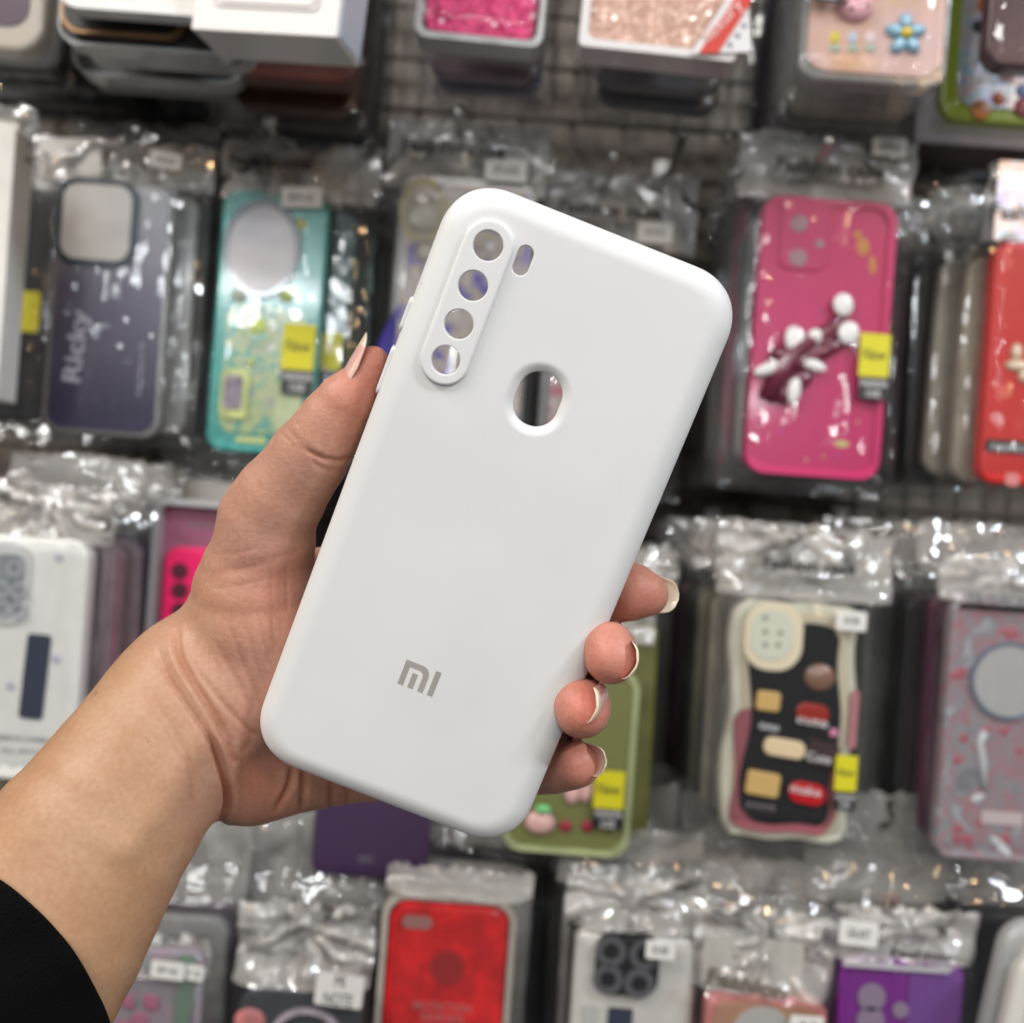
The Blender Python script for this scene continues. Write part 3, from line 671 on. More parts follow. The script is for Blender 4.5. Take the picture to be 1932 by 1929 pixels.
# ---- lower middle row ------------------------------------------------------
def low_mid():
    p = Pkg("packaged_phone_case", "white stand case with a grey five lens camera block and a navy slot, lower left", "phone case", 62, 1240, .60, G1)
    wc = pmat("ivory_case", (.80, .79, .74), .4, var=.03, coat=.2)
    p.body(200, 455, .012, wc, r=.010, bev=.002)
    o = p.plate("camera_surround", 24, 1096, 86, 154, pmat("pearl_surround", (.66, .66, .65), .25, coat=.5), -.006, .002, .009)
    b = p.plate("camera_block", 28, 1100, 58, 112, pmat("slate_block", (.20, .22, .23), .3, coat=.4), -.008, .0008, .005, parent=o)
    for a, c in ((42, 1070), (18, 1110), (50, 1112), (18, 1146), (48, 1148)): p.hring("lens_ring", a, c, 15, 11, pmat("lens_grey", (.36, .38, .39), .3), -.0088, .0006, parent=b)
    p.plate("stand_slot", 76, 1272, 44, 158, pmat("navy_slot", (.03, .04, .07), .35), -.0062, .0008, .002, rot=-.04)
    for a, c in ((120, 1050), (115, 1240), (30, 1290), (70, 1325), (0, 1390)): p.blob("printed_flower", a, c, 9, pmat("pale_lilac_flower", (.52, .50, .60), .4), -.0062, .0004)
    x, z = p.at(62, 1400); p.text("lettering", "MIRROR CAMERA STAND", 78, 1390, 15, pmat("grey_ink", (.30, .30, .30), .5), -.0064, wpx=150); p.text("lettering", "ALL-INCLUSIVE", 70, 1412, 15, pmat("grey_ink", (.3, .3, .3), .5), -.0064, wpx=120)
    p.bag(-70, 912, 192, 1478, 110, .014, 101, 1.5)
    stack(84, 1235, .60, 200, 440, ["mauve", "clear", "mauve", "purple", "mauve", "clear", "grey", "clear"], "the white stand case", .016, seed=21, dx=.001, top=.035)
    p = Pkg("packaged_phone_case", "neon pink case in a frosted box, half hidden behind the wrist", "phone case", 398, 1140, .66, G1)
    p.part("box_frame", ring(rrect(220 * p.k, 390 * p.k, .005), rrect(196 * p.k, 366 * p.k, .004), -.010, .010), pmat("frost_rim", (.42, .40, .41), .35, coat=.4))
    p.part("box_insert", slab(rrect(196 * p.k, 366 * p.k, .004), .0, .006), pmat("rose_insert", (.32, .10, .17), .4))
    p.plate("case_back", 405, 1185, 196, 300, pmat("neon_pink", (.90, .006, .13), .4), .0, .006, .009, bev=.002)
    for c in (1076, 1112, 1150, 1186): p.disc("lens_hole", 345, c, 16, pmat("lens_dark", (.10, .015, .03), .3), -.006, .0006)
    p.text("lettering", "SAMSUNG A12", 405, 990, 20, pmat("grey_ink2", (.12, .12, .12), .5), -.0105, wpx=80)
    
    stack(380, 1120, .68, 200, 380, ["grey", "charcoal", "black", "grey"], "the neon pink case", .03, seed=22)
    q = Pkg("price_card", "grey white price card standing above the neon pink case", "price card", 400, 930, .70); q.part("card", slab(rrect(110 * q.k, 44 * q.k, .001), -.001, .001), WHITE)
    # purple case
    p = Pkg("packaged_phone_case", "deep purple case with a tiny mi mark hanging below the held case", "phone case", 712, 1440, .64, G1)
    p.body(218, 420, .011, pmat("deep_purple", (.055, .018, .075), .45), r=.007, bev=.002)
    p.text("lettering", "mi", 692, 1612, 26, pmat("dim_grey_print", (.2, .17, .24), .4), -.0062, bold=.01)
    p.bag(565, 1200, 862, 1672, 60, .014, 111, 1.2)
    stack(712, 1430, .64, 220, 420, ["grey", "black", "charcoal", "black"], "the deep purple case", .03, seed=23)
    # olive strawberry case
    p = Pkg("packaged_phone_case", "olive green case with pink puffs, red bows and a yellow New label behind the fingertips", "phone case", 1076, 1428, .63, G1)
    ol = pmat("olive_case", (.23, .24, .07), .35, coat=.3); p.body(238, 352, .011, ol, r=.012, bev=.002)
    p.part("pale_rim", ring(rrect(237 * p.k, 351 * p.k, .012), rrect(215 * p.k, 329 * p.k, .010), -.0068, -.0054), pmat("pale_olive_rim", (.44, .48, .24), .35))
    pk = pmat("blush_enamel", (.72, .44, .40), .3, coat=.4)
    o = p.blob("pink_puff", 1018, 1544, 30, pk, -.006, .004, rz=24); p.blob("green_leaf", 1024, 1518, 16, pmat("leaf_green", (.18, .55, .20), .35), -.008, .004, rz=9)
    p.blob("pink_puff", 1078, 1490, 16, pk, -.006, .003, rz=22); p.blob("pink_puff", 1104, 1484, 16, pk, -.006, .003, rz=26)
    for a in (1066, 1107): p.blob("red_bow", a, 1552, 12, pmat("crimson", (.45, .01, .05), .35), -.006, .002, rz=11)
    p.bag(925, 1148, 1222, 1628, 60, .014, 121, 1.3, hook=(1085, 1150)); p.newtag(1118, 1446, 1174, 1552, -.0095)
    stack(1110, 1380, .63, 235, 430, ["olive", "grey", "olive", "black", "charcoal", "black"], "the olive green case", .02, seed=24, dx=.002)
def cream_wave():
    p = Pkg("packaged_phone_case", "cream wavy edged case with a black centre and cosmetic charms, right of the fingertips", "phone case", 1486, 1356, .615, G1)
    def wavy(w, h, amp, n, seedp, k=0.0):
        pts = rrect(w * p.k, h * p.k, .010, 8); dense = []
        for i in range(len(pts)):
            a, b = Vector(pts[i]), Vector(pts[(i + 1) % len(pts)]); s = max(1, int((b - a).length / .003))
            dense += [a.lerp(b, t / s) for t in range(s)]
        out = []
        for i, q in enumerate(dense):
            nrm = (dense[(i + 1) % len(dense)] - dense[i - 1]).normalized(); f = amp * p.k * math.sin(q.y / p.k * .026 + seedp)
            out.append((q.x + (f * (1 if abs(q.x) > w * .42 * p.k else 0)), q.y + (amp * .4 * p.k * math.sin(q.x / p.k * .06) if abs(q.y) > h * .45 * p.k else 0)))
        return out
    cream = pmat("cream_silicone", (.66, .58, .42), .35, coat=.25); pale = pmat("pale_cream_silicone", (.68, .66, .54), .35, coat=.25)
    p.part("case_edge", slab(wavy(236, 446, 6, 4, 1.0), -.007, .006, .003), pale)
    p.part("inner_rim", slab(wavy(196, 410, 6, 4, 1.0), -.009, -.006, .0015), cream)
    p.part("rose_rim", slab([(x - 6 * p.k, z - 92 * p.k) for x, z in wavy(196, 226, 5, 4, 2.0)], -.0094, -.0086, .001), pmat("rose_silicone", (.34, .10, .12), .35, coat=.3))
    p.part("case_back", slab([(x, z - 2 * p.k) for x, z in wavy(166, 372, 7, 4, 1.4)], -.0100, -.0092), pmat("glossy_black", (.008, .008, .010), .2, coat=.5))
    o = p.plate("camera_bump", 1450, 1196, 110, 128, cream, -.0098, .0025, .014, bev=.001)
    b = p.plate("camera_panel", 1446, 1192, 78, 92, pmat("pale_panel", (.55, .56, .46), .35), -.0122, .0006, .010, parent=o)
    for a, c in ((1434, 1160), (1434, 1186), (1462, 1188), (1434, 1210), (1458, 1210)): p.disc("lens_dot", a, c, 5, pmat("dim_olive", (.28, .28, .22), .4), -.0128, .0004, parent=b)
    tan = pmat("tan_enamel", (.55, .36, .13), .35, coat=.3)
    p.plate("red_lipstick", 1522, 1338, 62, 36, pmat("brick_red", (.28, .025, .015), .3, coat=.5), -.0102, .003, .007, bev=.001, rot=-.08)
    p.plate("tan_cap", 1440, 1315, 44, 36, tan, -.0102, .003, .002, bev=.0008, rot=-.05)
    p.blob("brown_puff", 1537, 1272, 30, pmat("taupe_enamel", (.20, .11, .075), .3, coat=.5), -.0102, .003, rz=26)
    p.plate("cream_stick", 1470, 1402, 78, 34, pmat("cream_enamel2", (.68, .53, .33), .3, coat=.4), -.0102, .003, .0045, bev=.001, rot=-.1)
    p.plate("dark_cap", 1540, 1412, 56, 44, pmat("umber", (.05, .03, .03), .3), -.0102, .003, .002, rot=-.1)
    p.plate("tan_cap", 1430, 1468, 62, 44, tan, -.0102, .003, .002, bev=.0008, rot=-.1)
    p.plate("scarlet_stick", 1512, 1486, 70, 40, pmat("scarlet_enamel", (.45, .008, .012), .25, coat=.5), -.0102, .003, .008, bev=.001, rot=-.12)
    for t, a, c, w in (("cute", 1520, 1352, 58), ("Cute", 1532, 1418, 46), ("make", 1508, 1478, 56), ("ooo", 1440, 1362, 36)): p.text("lettering", t, a, c, 22, WINK, -.0140, rot=-.1, wpx=w)
    for a in (1406, 1420, 1434, 1448): p.blob("bead", a, 1508 + (a - 1400) * .15, 7, pmat("smoky_bead", (.12, .10, .11), .2), -.0102, .001)
    p.blob("pink_heart", 1562, 1375, 9, pmat("heart_pink", (.6, .22, .35), .3), -.0102, .002)
    p.plate("rose_patch", 1600, 1350, 14, 110, pmat("rose_silicone2", (.5, .2, .22), .35), -.0096, .0012, .004)
    p.bag(1338, 1000, 1670, 1592, 126, .020, 131, 1.1, hook=(1500, 1010)); p.header("Fashion case", 1516, 1064, 172, 32, -.0095, sub="Case Fashion")
    p.sticker(1592, 1166, 56, 36, "XR", -.0135); p.newtag(1560, 1413, 1600, 1512, -.0150)
    hook(1500, 1012, .60, "above the cream wavy case", False)
    stack(1490, 1350, .615, 240, 440, ["clear", "cream", "grey", "olive", "charcoal", "plum", "black", "maroon"], "the cream wavy case", .019, seed=25, dx=-.002, tags=True)
    # floral
    p = Pkg("packaged_phone_case", "grey floral case with a large pale round window at the right edge", "phone case", 1886, 1375, .61, G1)
    m = ramp_mat("grey_floral", [(.22, .22, .24), (.30, .30, .32), (.40, .20, .22), (.28, .28, .31), (.42, .42, .44)], 75, .3, 1.0); p.body(225, 490, .011, m, r=.009, bev=.002)
    p.disc("round_window", 1893, 1280, 67, pmat("pale_disc", (.46, .45, .44), .4, var=.03), -.0055, .002)
    p.hring("window_ring", 1893, 1280, 72, 66, pmat("steel_blue_ring", (.16, .20, .27), .3), -.0055, .0026)
    rs = pmat("rose_print", (.42, .12, .15), .4)
    rnd = random.Random(8)
    for k in range(22):
        a, c = rnd.uniform(1790, 1930), rnd.uniform(1150, 1600)
        if math.hypot(a - 1893, c - 1280) > 82: p.blob("printed_rose", a, c, rnd.uniform(7, 12), rs, -.0055, .0004)
    wv = pmat("white_stroke", (.62, .64, .66), .3)
    x = [p.at(*c) for c in ((1850, 1375), (1840, 1395), (1846, 1430), (1848, 1480))]; p.part("white_stem", tube([(a, -.006, b) for a, b in x], .0022, 8), wv)
    p.blob("white_leaf", 1880, 1590, 26, wv, -.0056, .001, rz=9, rot=-.7); p.blob("white_leaf", 1836, 1500, 14, wv, -.0056, .001, rz=8, rot=.5)
    p.plate("name_label", 1882, 1537, 78, 24, pmat("blush_label", (.62, .52, .52), .4), -.0056, .0005, .001)
    p.bag(1756, 1055, 2020, 1632, 80, .014, 141, 1.3); p.header("FASHION", 1868, 1128, 120, 26, -.0095, m=pmat("grey_ink3", (.16, .16, .17), .5))
    p.plate("header_band", 1900, 1148, 210, 10, pmat("silver_band", (.45, .45, .46), .3), -.005, .0005, .001)
    stack(1880, 1370, .61, 225, 480, ["plum", "charcoal", "black", "clear", "black", "black", "charcoal"], "the grey floral case", .022, seed=26, dx=-.003)
    q = Pkg("price_card", "thin dark red card above the header of the floral case", "price card", 1782, 1022, .72); q.part("card", slab(rrect(130 * q.k, 20 * q.k, .001), -.001, .001), pmat("dark_red_card", (.16, .012, .012), .5))
low_mid(); cream_wave()

# ---- bottom row, seen from above --------------------------------------------
def bottom_row():
    p = Pkg("packaged_phone_case", "floral case in a bag with white stickers, beside the forearm at the bottom left", "phone case", 270, 1990, .58, G1)
    m = ramp_mat("dim_floral", [(.20, .22, .24), (.26, .27, .29), (.33, .24, .28), (.22, .26, .25), (.36, .35, .36)], 70, .3, 1.0); p.body(215, 420, .011, m, r=.008)
    p.plate("green_strip", 345, 1990, 30, 400, pmat("moss_strip", (.16, .22, .17), .4), -.0062, .0006, .002)
    for a, c, r in ((250, 1880, 14), (292, 1880, 16), (270, 1915, 18), (240, 1925, 14)): p.blob("printed_bloom", a, c, r, pmat("bloom_pink", (.42, .14, .22), .4), -.0062, .0006)
    p.bag(150, 1770, 382, 2200, 60, .014, 151, 1.7); p.sticker(328, 1814, 62, 32, "SM A5", -.010, rot=-.05); p.sticker(376, 1822, 34, 28, "12", -.008, rot=-.1)
    stack(295, 1960, .60, 200, 420, ["clear", "mauve", "clear", "cream", "clear", "grey", "clear"], "the floral case by the forearm", .026, seed=31, top=.05)
    q = Pkg("price_card", "pale green card at the back of the stack below the wrist", "price card", 545, 1545, .80); q.part("card", slab(rrect(100 * q.k, 60 * q.k, .001), -.001, .001), pmat("sage_card", (.28, .34, .24), .5))
    # grey bag
    p = Pkg("packaged_phone_case", "charcoal case with a pink rosette and lilac camera arch in a crumpled grey bag", "phone case", 556, 2060, .585, G1)
    p.body(230, 400, .012, pmat("charcoal_case", (.055, .06, .068), .35, coat=.3), r=.012, bev=.002)
    p.blob("pink_rosette", 477, 1915, 30, pmat("rosette_pink", (.58, .2, .2), .35), -.0065, .002, rz=26)
    p.hring("camera_arch", 583, 1938, 66, 54, pmat("lilac_arch", (.42, .36, .42), .3), -.0062, .003, .75)
    p.bag(430, 1712, 688, 2280, 140, .016, 161, 2.0); p.sticker(647, 1848, 88, 60, "MI\nNOTE", -.012, rot=-.05)
    stack(560, 1990, .61, 228, 420, ["clear", "clear", "grey", "clear", "charcoal"], "the charcoal rosette case", .028, seed=32, top=.06)
    q = Pkg("packaged_phone_case", "empty looking bag flap with a small white sticker behind the grey bag", "phone case", 590, 1950, .66); q.body(200, 380, .010, pmat("case_grey2", (.16, .155, .15), .4), r=.009); q.bag(455, 1650, 712, 2140, 130, .014, 162, 2.0); q.sticker(662, 1722, 48, 40, "9A", -.006, rot=-.5)
    # red clear case
    p = Pkg("packaged_phone_case", "translucent red case with a round cutout in a beige rimmed box, bottom centre", "phone case", 836, 1905, .60, G1)
    p.part("box_frame", ring(rrect(250 * p.k, 450 * p.k, .012), rrect(228 * p.k, 428 * p.k, .010), -.008, .008), pmat("beige_rim", (.46, .41, .35), .35, coat=.3))
    rm = pmat("red_gel", (.72, .012, .014), .22, coat=.5, var=.25); p.part("case_back", slab(rrect(226 * p.k, 426 * p.k, .010), -.008, .005, .0045), rm)
    p.plate("camera_cutout", 790, 1728, 56, 24, pmat("dim_rose_grey", (.42, .20, .18), .4), -.0082, .0004, .004)
    p.disc("round_cutout", 846, 1812, 32, pmat("deep_red_hole", (.38, .02, .022), .3), -.0082, .0005)
    p.text("lettering", "PROTECTION", 836, 1886, 22, pmat("rose_print2", (.55, .2, .2), .4), -.0084, wpx=108); p.text("lettering", "SERIES", 836, 1906, 18, pmat("rose_print2", (.55, .2, .2), .4), -.0084, wpx=80)
    p.bag(712, 1640, 990, 2150, 40, .018, 171, .6)
    stack(870, 1880, .62, 250, 440, ["clear", "charcoal", "grey", "charcoal", "black", "black"], "the translucent red case", .03, seed=33)
    # beige case with square black camera
    p = Pkg("packaged_phone_case", "greige case with a black square camera of four rings, lower centre right", "phone case", 1184, 1975, .585, G1)
    p.body(226, 430, .011, pmat("greige_case", (.66, .63, .58), .4, var=.05), r=.005, bev=.001)
    o = p.plate("camera_block", 1180, 1806, 118, 116, pmat("glossy_black", (.008, .008, .010), .2, coat=.5), -.006, .003, .009)
    for a, c in ((1150, 1780), (1212, 1786), (1144, 1832), (1202, 1840)):
        p.hring("lens_ring", a, c, 28, 15, pmat("lens_charcoal", (.085, .085, .09), .3), -.009, .001, parent=o)
    p.plate("stand_slot", 1166, 1930, 46, 80, pmat("navy_slot", (.03, .04, .07), .35), -.006, .0006, .001)
    p.plate("white_strip", 1108, 1940, 26, 110, pmat("pale_strip", (.55, .54, .52), .4), -.006, .0006, .001)
    p.bag(1052, 1660, 1318, 2200, 90, .016, 181, 1.4); p.sticker(1240, 1772, 54, 34, "SE", -.013)
    stack(1180, 1950, .60, 226, 430, ["charcoal", "clear", "charcoal", "clear", "black", "charcoal"], "the greige case with four rings", .028, seed=34, dx=-.002)
    # pink frame case
    p = Pkg("packaged_phone_case", "salmon pink frame case with a pale round window under a milky Fashion header", "phone case", 1430, 2055, .575, G1)
    p.body(226, 370, .012, pmat("salmon_frame", (.62, .22, .21), .35, coat=.3), r=.008, bev=.002)
    p.plate("copper_panel", 1428, 2058, 196, 350, pmat("copper_panel", (.45, .24, .15), .35), -.0062, .0006, .006)
    p.disc("round_window", 1432, 1945, 60, pmat("pale_window2", (.50, .48, .45), .3), -.0068, .0015)
    p.bag(1296, 1722, 1560, 2260, 150, .016, 191, 1.5); p.header("Fashion", 1400, 1836, 150, 40, -.0095, rot=-.15, m=pmat("brown_ink", (.12, .10, .07), .5)); p.sticker(1510, 1912, 62, 34, "A3", -.012)
    p.plate("header_card", 1420, 1812, 190, 90, pmat("milky_header", (.42, .40, .36), .5, var=.1), .0, .0005, .001)
    stack(1420, 1990, .60, 230, 400, ["charcoal", "clear", "navy", "grey", "olive", "brown"], "the salmon pink case", .026, seed=35, top=.06)
    q = Pkg("packaged_phone_case", "bag with two blank white stickers between the salmon and purple cases", "phone case", 1470, 1930, .66); q.body(190, 380, .010, pmat("case_charcoal3", (.05, .045, .05), .4), r=.009); q.bag(1350, 1610, 1580, 2130, 130, .014, 192, 1.6); q.sticker(1498, 1690, 54, 42, "", -.008, rot=-.2); q.sticker(1518, 1716, 50, 42, "", -.010, rot=-.15)
    # purple
    p = Pkg("packaged_phone_case", "vivid purple case with two grey lens openings in a clear bag, bottom right", "phone case", 1682, 2020, .58, G1)
    pu = pmat("vivid_purple", (.20, .018, .26), .35, coat=.3); p.body(230, 430, .012, pu, r=.006, bev=.002)
    p.part("side_panel", slab(rrect(100 * p.k, 410 * p.k, .004, 6, 62 * p.k, 0), -.0068, -.0058), pmat("lavender_purple", (.19, .06, .30), .35, coat=.4))
    for a, c, r in ((1636, 1868, 26), (1634, 1912, 26), (1690, 1892, 15)): p.disc("lens_opening", a, c, r, pmat("grey_mauve", (.30, .22, .32), .4), -.0070, .0006)
    p.bag(1556, 1716, 1830, 2250, 96, .016, 201, 1.2); p.sticker(1611, 1748, 72, 46, "GALAXY", -.008, rot=-.05); p.header("Fashion", 1720, 1782, 110, 20, -.0095)
    p.plate("header_edge", 1680, 1810, 200, 9, pmat("silver_band", (.45, .45, .46), .3), -.0090, .0005, .001)
    stack(1680, 1980, .60, 230, 430, ["clear", "charcoal", "grey", "charcoal", "black", "charcoal"], "the vivid purple case", .028, seed=36, top=.05)
    q = Pkg("packaged_phone_case", "red topped bag card rising behind the vivid purple case", "phone case", 1660, 1930, .68); q.body(200, 380, .010, pmat("case_charcoal3", (.05, .045, .05), .4), r=.009)
    q.part("red_hanger", ring(rrect(70 * q.k, 60 * q.k, .008, 8, 8 * q.k, 222 * q.k), rrect(34 * q.k, 26 * q.k, .004, 8, 8 * q.k, 216 * q.k), -.004, -.002), pmat("hanger_red", (.5, .02, .03), .4)); q.sticker(1722, 1690, 56, 34, "", -.008); q.bag(1540, 1600, 1790, 2140, 150, .014, 202, 1.2)
    # right edge pale cases
    for i, (x, y, d, l) in enumerate(((1960, 1930, .57, "rear pale grey rounded case tilted at the bottom right corner"), (1985, 1985, .545, "front ivory rounded case at the bottom right corner"))):
        p = Pkg("phone_case", l, "phone case", x, y, d, rot=math.radians(9)); c = pmat("pale_grey_case" if i == 0 else "ivory_case2", (.40, .40, .39) if i == 0 else (.64, .62, .56), .3, coat=.5)
        p.body(220, 380, .012, c, r=.016, bev=.004); p.plate("inner_panel", x + 12, y + 10, 186, 346, pmat("pale_inner", (.55, .53, .48), .4), -.0062, .0006, .012)
    stack(1930, 1960, .62, 230, 420, ["black", "black", "black", "charcoal"], "the pale rounded cases", .02, seed=37)
    for i, (px, py, d) in enumerate(((560, 1560, .70), (1180, 1610, .70), (1460, 1590, .70))):
        hook(px, py, d, ["under the wrist", "below the olive green case", "below the cream wavy case"][i], False)
    for i, (px, cn, s_, w) in enumerate(((1010, "charcoal", 38, 150), (1800, "charcoal", 39, 160), (430, "charcoal", 40, 120))):
        q = Pkg("packaged_phone_case", ["dark bagged case set back between the red and greige cases", "dark bagged case set back left of the pale rounded cases", "dark bagged case set back between the floral and charcoal cases"][i], "phone case", px, 1900, .70)
        q.body(w, 380, .010, pmat("case_charcoal", COLS["charcoal"], .35), r=.008); q.bag(px - w / 2 - 14, 1700, px + w / 2 + 14, 2100, 40, .014, 210 + i, 1.2)
bottom_row()
for px, py, w in ((110, 170, "between the dark cases at the upper left"), (420, 240, "left of the turquoise case's bag"), (1290, 250, "right of the violet glitter case's header")):
    hook(px, py, .74, w, False)

# ------------------------------------------------------------------ the white phone case held up in front
def flatten(me, ids):
    me.polygons.foreach_set("use_smooth", [i not in ids for i in range(len(me.polygons))]); return me
def build_case():
    R = Matrix(((0.93024337, 0.04077297, 0.36467087), (0.01983915, 0.98676546, -0.16093581), (-0.36640645, 0.15694423, 0.91712312)))
    t = Vector((-0.00641909, 0.28663034, -0.00431697))
    mw = (M_CAM @ R).to_4x4(); mw.translation = M_CAM @ t
    root = empty("phone_case", (0, 0, 0)); root.matrix_world = mw
    tag(root, "matte white silicone phone case held upright by the hand in front of the display", "phone case")
    sil = pmat("white_silicone", (0.70, 0.705, 0.70), 0.42, spec=0.45)
    nt = sil.node_tree; b = nt.nodes["Principled BSDF"]
    b.inputs["Sheen Weight"].default_value = 0.15
    nr = nt.nodes.new("ShaderNodeTexNoise"); nr.inputs["Scale"].default_value = 38; nr.inputs["Detail"].default_value = 5; nr.inputs["Distortion"].default_value = 1.0
    rm = nt.nodes.new("ShaderNodeMapRange"); rm.inputs[1].default_value = .35; rm.inputs[2].default_value = .65; rm.inputs[3].default_value = .32; rm.inputs[4].default_value = .50
    nt.links.new(nr.outputs["Fac"], rm.inputs[0]); nt.links.new(rm.outputs[0], b.inputs["Roughness"])
    tc = nt.nodes.new("ShaderNodeTexCoord"); nt.links.new(tc.outputs["Object"], nr.inputs["Vector"])
    v = nt.nodes.new("ShaderNodeTexVoronoi"); v.inputs["Scale"].default_value = 70; nt.links.new(tc.outputs["Object"], v.inputs["Vector"])
    lt = nt.nodes.new("ShaderNodeMath"); lt.operation = 'LESS_THAN'; lt.inputs[1].default_value = 0.017
    nt.links.new(v.outputs["Distance"], lt.inputs[0])
    mx = nt.nodes.new("ShaderNodeMix"); mx.data_type = 'RGBA'; nt.links.new(lt.outputs[0], mx.inputs[0])
    n0 = nt.nodes.new("ShaderNodeTexNoise"); n0.inputs["Scale"].default_value = 25; nt.links.new(tc.outputs["Object"], n0.inputs["Vector"])
    rr = nt.nodes.new("ShaderNodeValToRGB"); nt.links.new(n0.outputs["Fac"], rr.inputs["Fac"])
    rr.color_ramp.elements[0].position = 0.35; rr.color_ramp.elements[1].position = 0.65
    rr.color_ramp.elements[0].color = (0.71, 0.712, 0.705, 1); rr.color_ramp.elements[1].color = (0.745, 0.745, 0.738, 1)
    nt.links.new(rr.outputs["Color"], mx.inputs[6]); mx.inputs[7].default_value = (0.36, 0.34, 0.32, 1)
    nt.links.new(mx.outputs[2], b.inputs["Base Color"])
    n1 = nt.nodes.new("ShaderNodeTexNoise"); n1.inputs["Scale"].default_value = 2500; nt.links.new(tc.outputs["Object"], n1.inputs["Vector"])
    bp = nt.nodes.new("ShaderNodeBump"); bp.inputs["Strength"].default_value = 0.12; bp.inputs["Distance"].default_value = 0.0002
    nt.links.new(n1.outputs["Fac"], bp.inputs["Height"]); nt.links.new(bp.outputs["Normal"], b.inputs["Normal"])
    W, L = 0.0774, 0.1612; mm = 0.001
    def outline(k):
        pts = []
        w, h, r = W / 2 - k, L / 2 - k, 0.0145 - k * 0.8
        for sx, sz, a0 in ((1, 1, 0), (-1, 1, 90), (-1, -1, 180), (1, -1, 270)):
            for i in range(19):
                a = math.radians(a0 + 90 * i / 18); e = 2 / 2.25
                c, s = math.cos(a), math.sin(a)
                c = math.copysign(abs(c) ** e, c); s = math.copysign(abs(s) ** e, s)
                pts.append((sx * (w - r) + r * c, sz * (h - r) + r * s))
        return pts
    YB, YI = -3.5 * mm, -2.0 * mm
    prof = [(6.3 * mm, YB), (5.9 * mm, YB)]
    for i in range(1, 15):
        a = math.pi / 2 * i / 14; prof.append((5.9 * mm * (1 - math.sin(a)), YB + 4.9 * mm * (1 - math.cos(a))))
    prof += [(0, 3 * mm), (0.1 * mm, 5.6 * mm), (0.35 * mm, 6.1 * mm), (0.9 * mm, 6.3 * mm), (1.4 * mm, 6.0 * mm), (1.5 * mm, 2 * mm)]
    for i in range(0, 9):
        a = math.pi / 2 * i / 8; prof.append((1.5 * mm + 4.4 * mm * (1 - math.cos(a)), YI + 3.2 * mm * (1 - math.sin(a))))
    V, Fc, FLAT = [], [], set()
    def addloop(pts, y):
        s = len(V); V.extend([(x, y, z) for x, z in pts]); return list(range(s, s + len(pts)))
    def bridge(a, b, flip=False):
        n = len(a)
        for i in range(n):
            j = (i + 1) % n; f = (a[i], b[i], b[j], a[j]); Fc.append(f[::-1] if flip else f)
    loops = [addloop(outline(k), y) for k, y in prof]
    for a, b in zip(loops, loops[1:]): bridge(a, b)
    cx = [(-25.17, 66.3), (-25.16, 55.95), (-25.1, 45.95), (-25.0, 36.55)]
    rh = [3.72, 3.72, 3.68, 3.62]
    holes = []
    for (x, z), r in zip(cx, rh):
        lp = [(lambda k, x=x, z=z, r=r: ellipse((r + k) * mm, (r + k) * mm, 40, x * mm, z * mm))]
        holes.append((lp[0], [(0.25, YB), (0.2, YB + 0.1 * mm), (0.2, YI)]))
    def slot(k): return rrect((4.0 + 2 * k) * mm, (7.4 + 2 * k) * mm, (2.0 + k) * mm, 10, -15.95 * mm, 66.1 * mm)
    holes.append((slot, [(0.45, YB), (0.30, YB), (0.12, YB + 0.08 * mm), (0.0, YB + 0.3 * mm), (0.0, YI)]))
    def fp(k): return rrect((11.4 + 2 * k) * mm, (13.9 + 2 * k) * mm, (5.5 + k) * mm, 12, -0.1 * mm, 35.85 * mm)
    pf = [(3.0, YB), (2.6, YB)] + [(2.6 * (1 - t), YB + 1.45 * mm * (t ** 1.9)) for t in [i / 9 for i in range(1, 10)]] + [(0.0, YI + 0.15 * mm)]
    holes.append((fp, pf))
    front_h, back_h = [], []
    for fn, pr in holes:
        hl = [addloop(fn(k), y) for k, y in pr]
        for a, b in zip(hl, hl[1:]): bridge(a, b, True)
        front_h.append(hl[0]); back_h.append(hl[-1])
    def inside(p, poly):
        c = False; x, z = p; n = len(poly)
        for i in range(n):
            x1, z1 = poly[i]; x2, z2 = poly[i - 1]
            if (z1 > z) != (z2 > z) and x < (x2 - x1) * (z - z1) / (z2 - z1) + x1: c = not c
        return c
    def fill(outer, hs, flip):
        ids = list(outer); edges = [(i, (i + 1) % len(outer)) for i in range(len(outer))]
        for h in hs:
            s = len(ids); ids += h; edges += [(s + i, s + (i + 1) % len(h)) for i in range(len(h))]
        co = [Vector((V[i][0], V[i][2])) * 100 for i in ids]
        r = geometry.delaunay_2d_cdt(co, edges, [], 0, 1e-7)
        back = [o[0] if o else None for o in r[3]]
        po = [(V[i][0] * 100, V[i][2] * 100) for i in outer]; ph = [[(V[i][0] * 100, V[i][2] * 100) for i in h] for h in hs]
        for f in r[2]:
            c = sum((r[0][i] for i in f), Vector((0, 0))) / 3
            if not inside(c, po) or any(inside(c, q) for q in ph): continue
            g = tuple(ids[back[i]] for i in f)
            a, b2, c2 = [Vector(V[i]) for i in g]
            ny = (b2 - a).cross(c2 - a).y
            if (ny > 0) != flip: g = g[::-1]
            FLAT.add(len(Fc)); Fc.append(g)
    fill(loops[0], front_h, False); fill(loops[-1], back_h, True)
    body = link("case_shell", flatten(fixn(mesh(V, Fc, True)), FLAT), sil, root)
    # camera island: raised capsule plate with four lens holes
    V, Fc = [], []; FLAT.clear()
    def cap(k): return [(x + (-25.1 * mm), z) for x, z in rrect((12.3 + 2 * k) * mm, (29.9 + 12.3 + 2 * k) * mm, (6.15 + k) * mm, 20, 0, 51.4 * mm)]
    YT = YB - 1.25 * mm
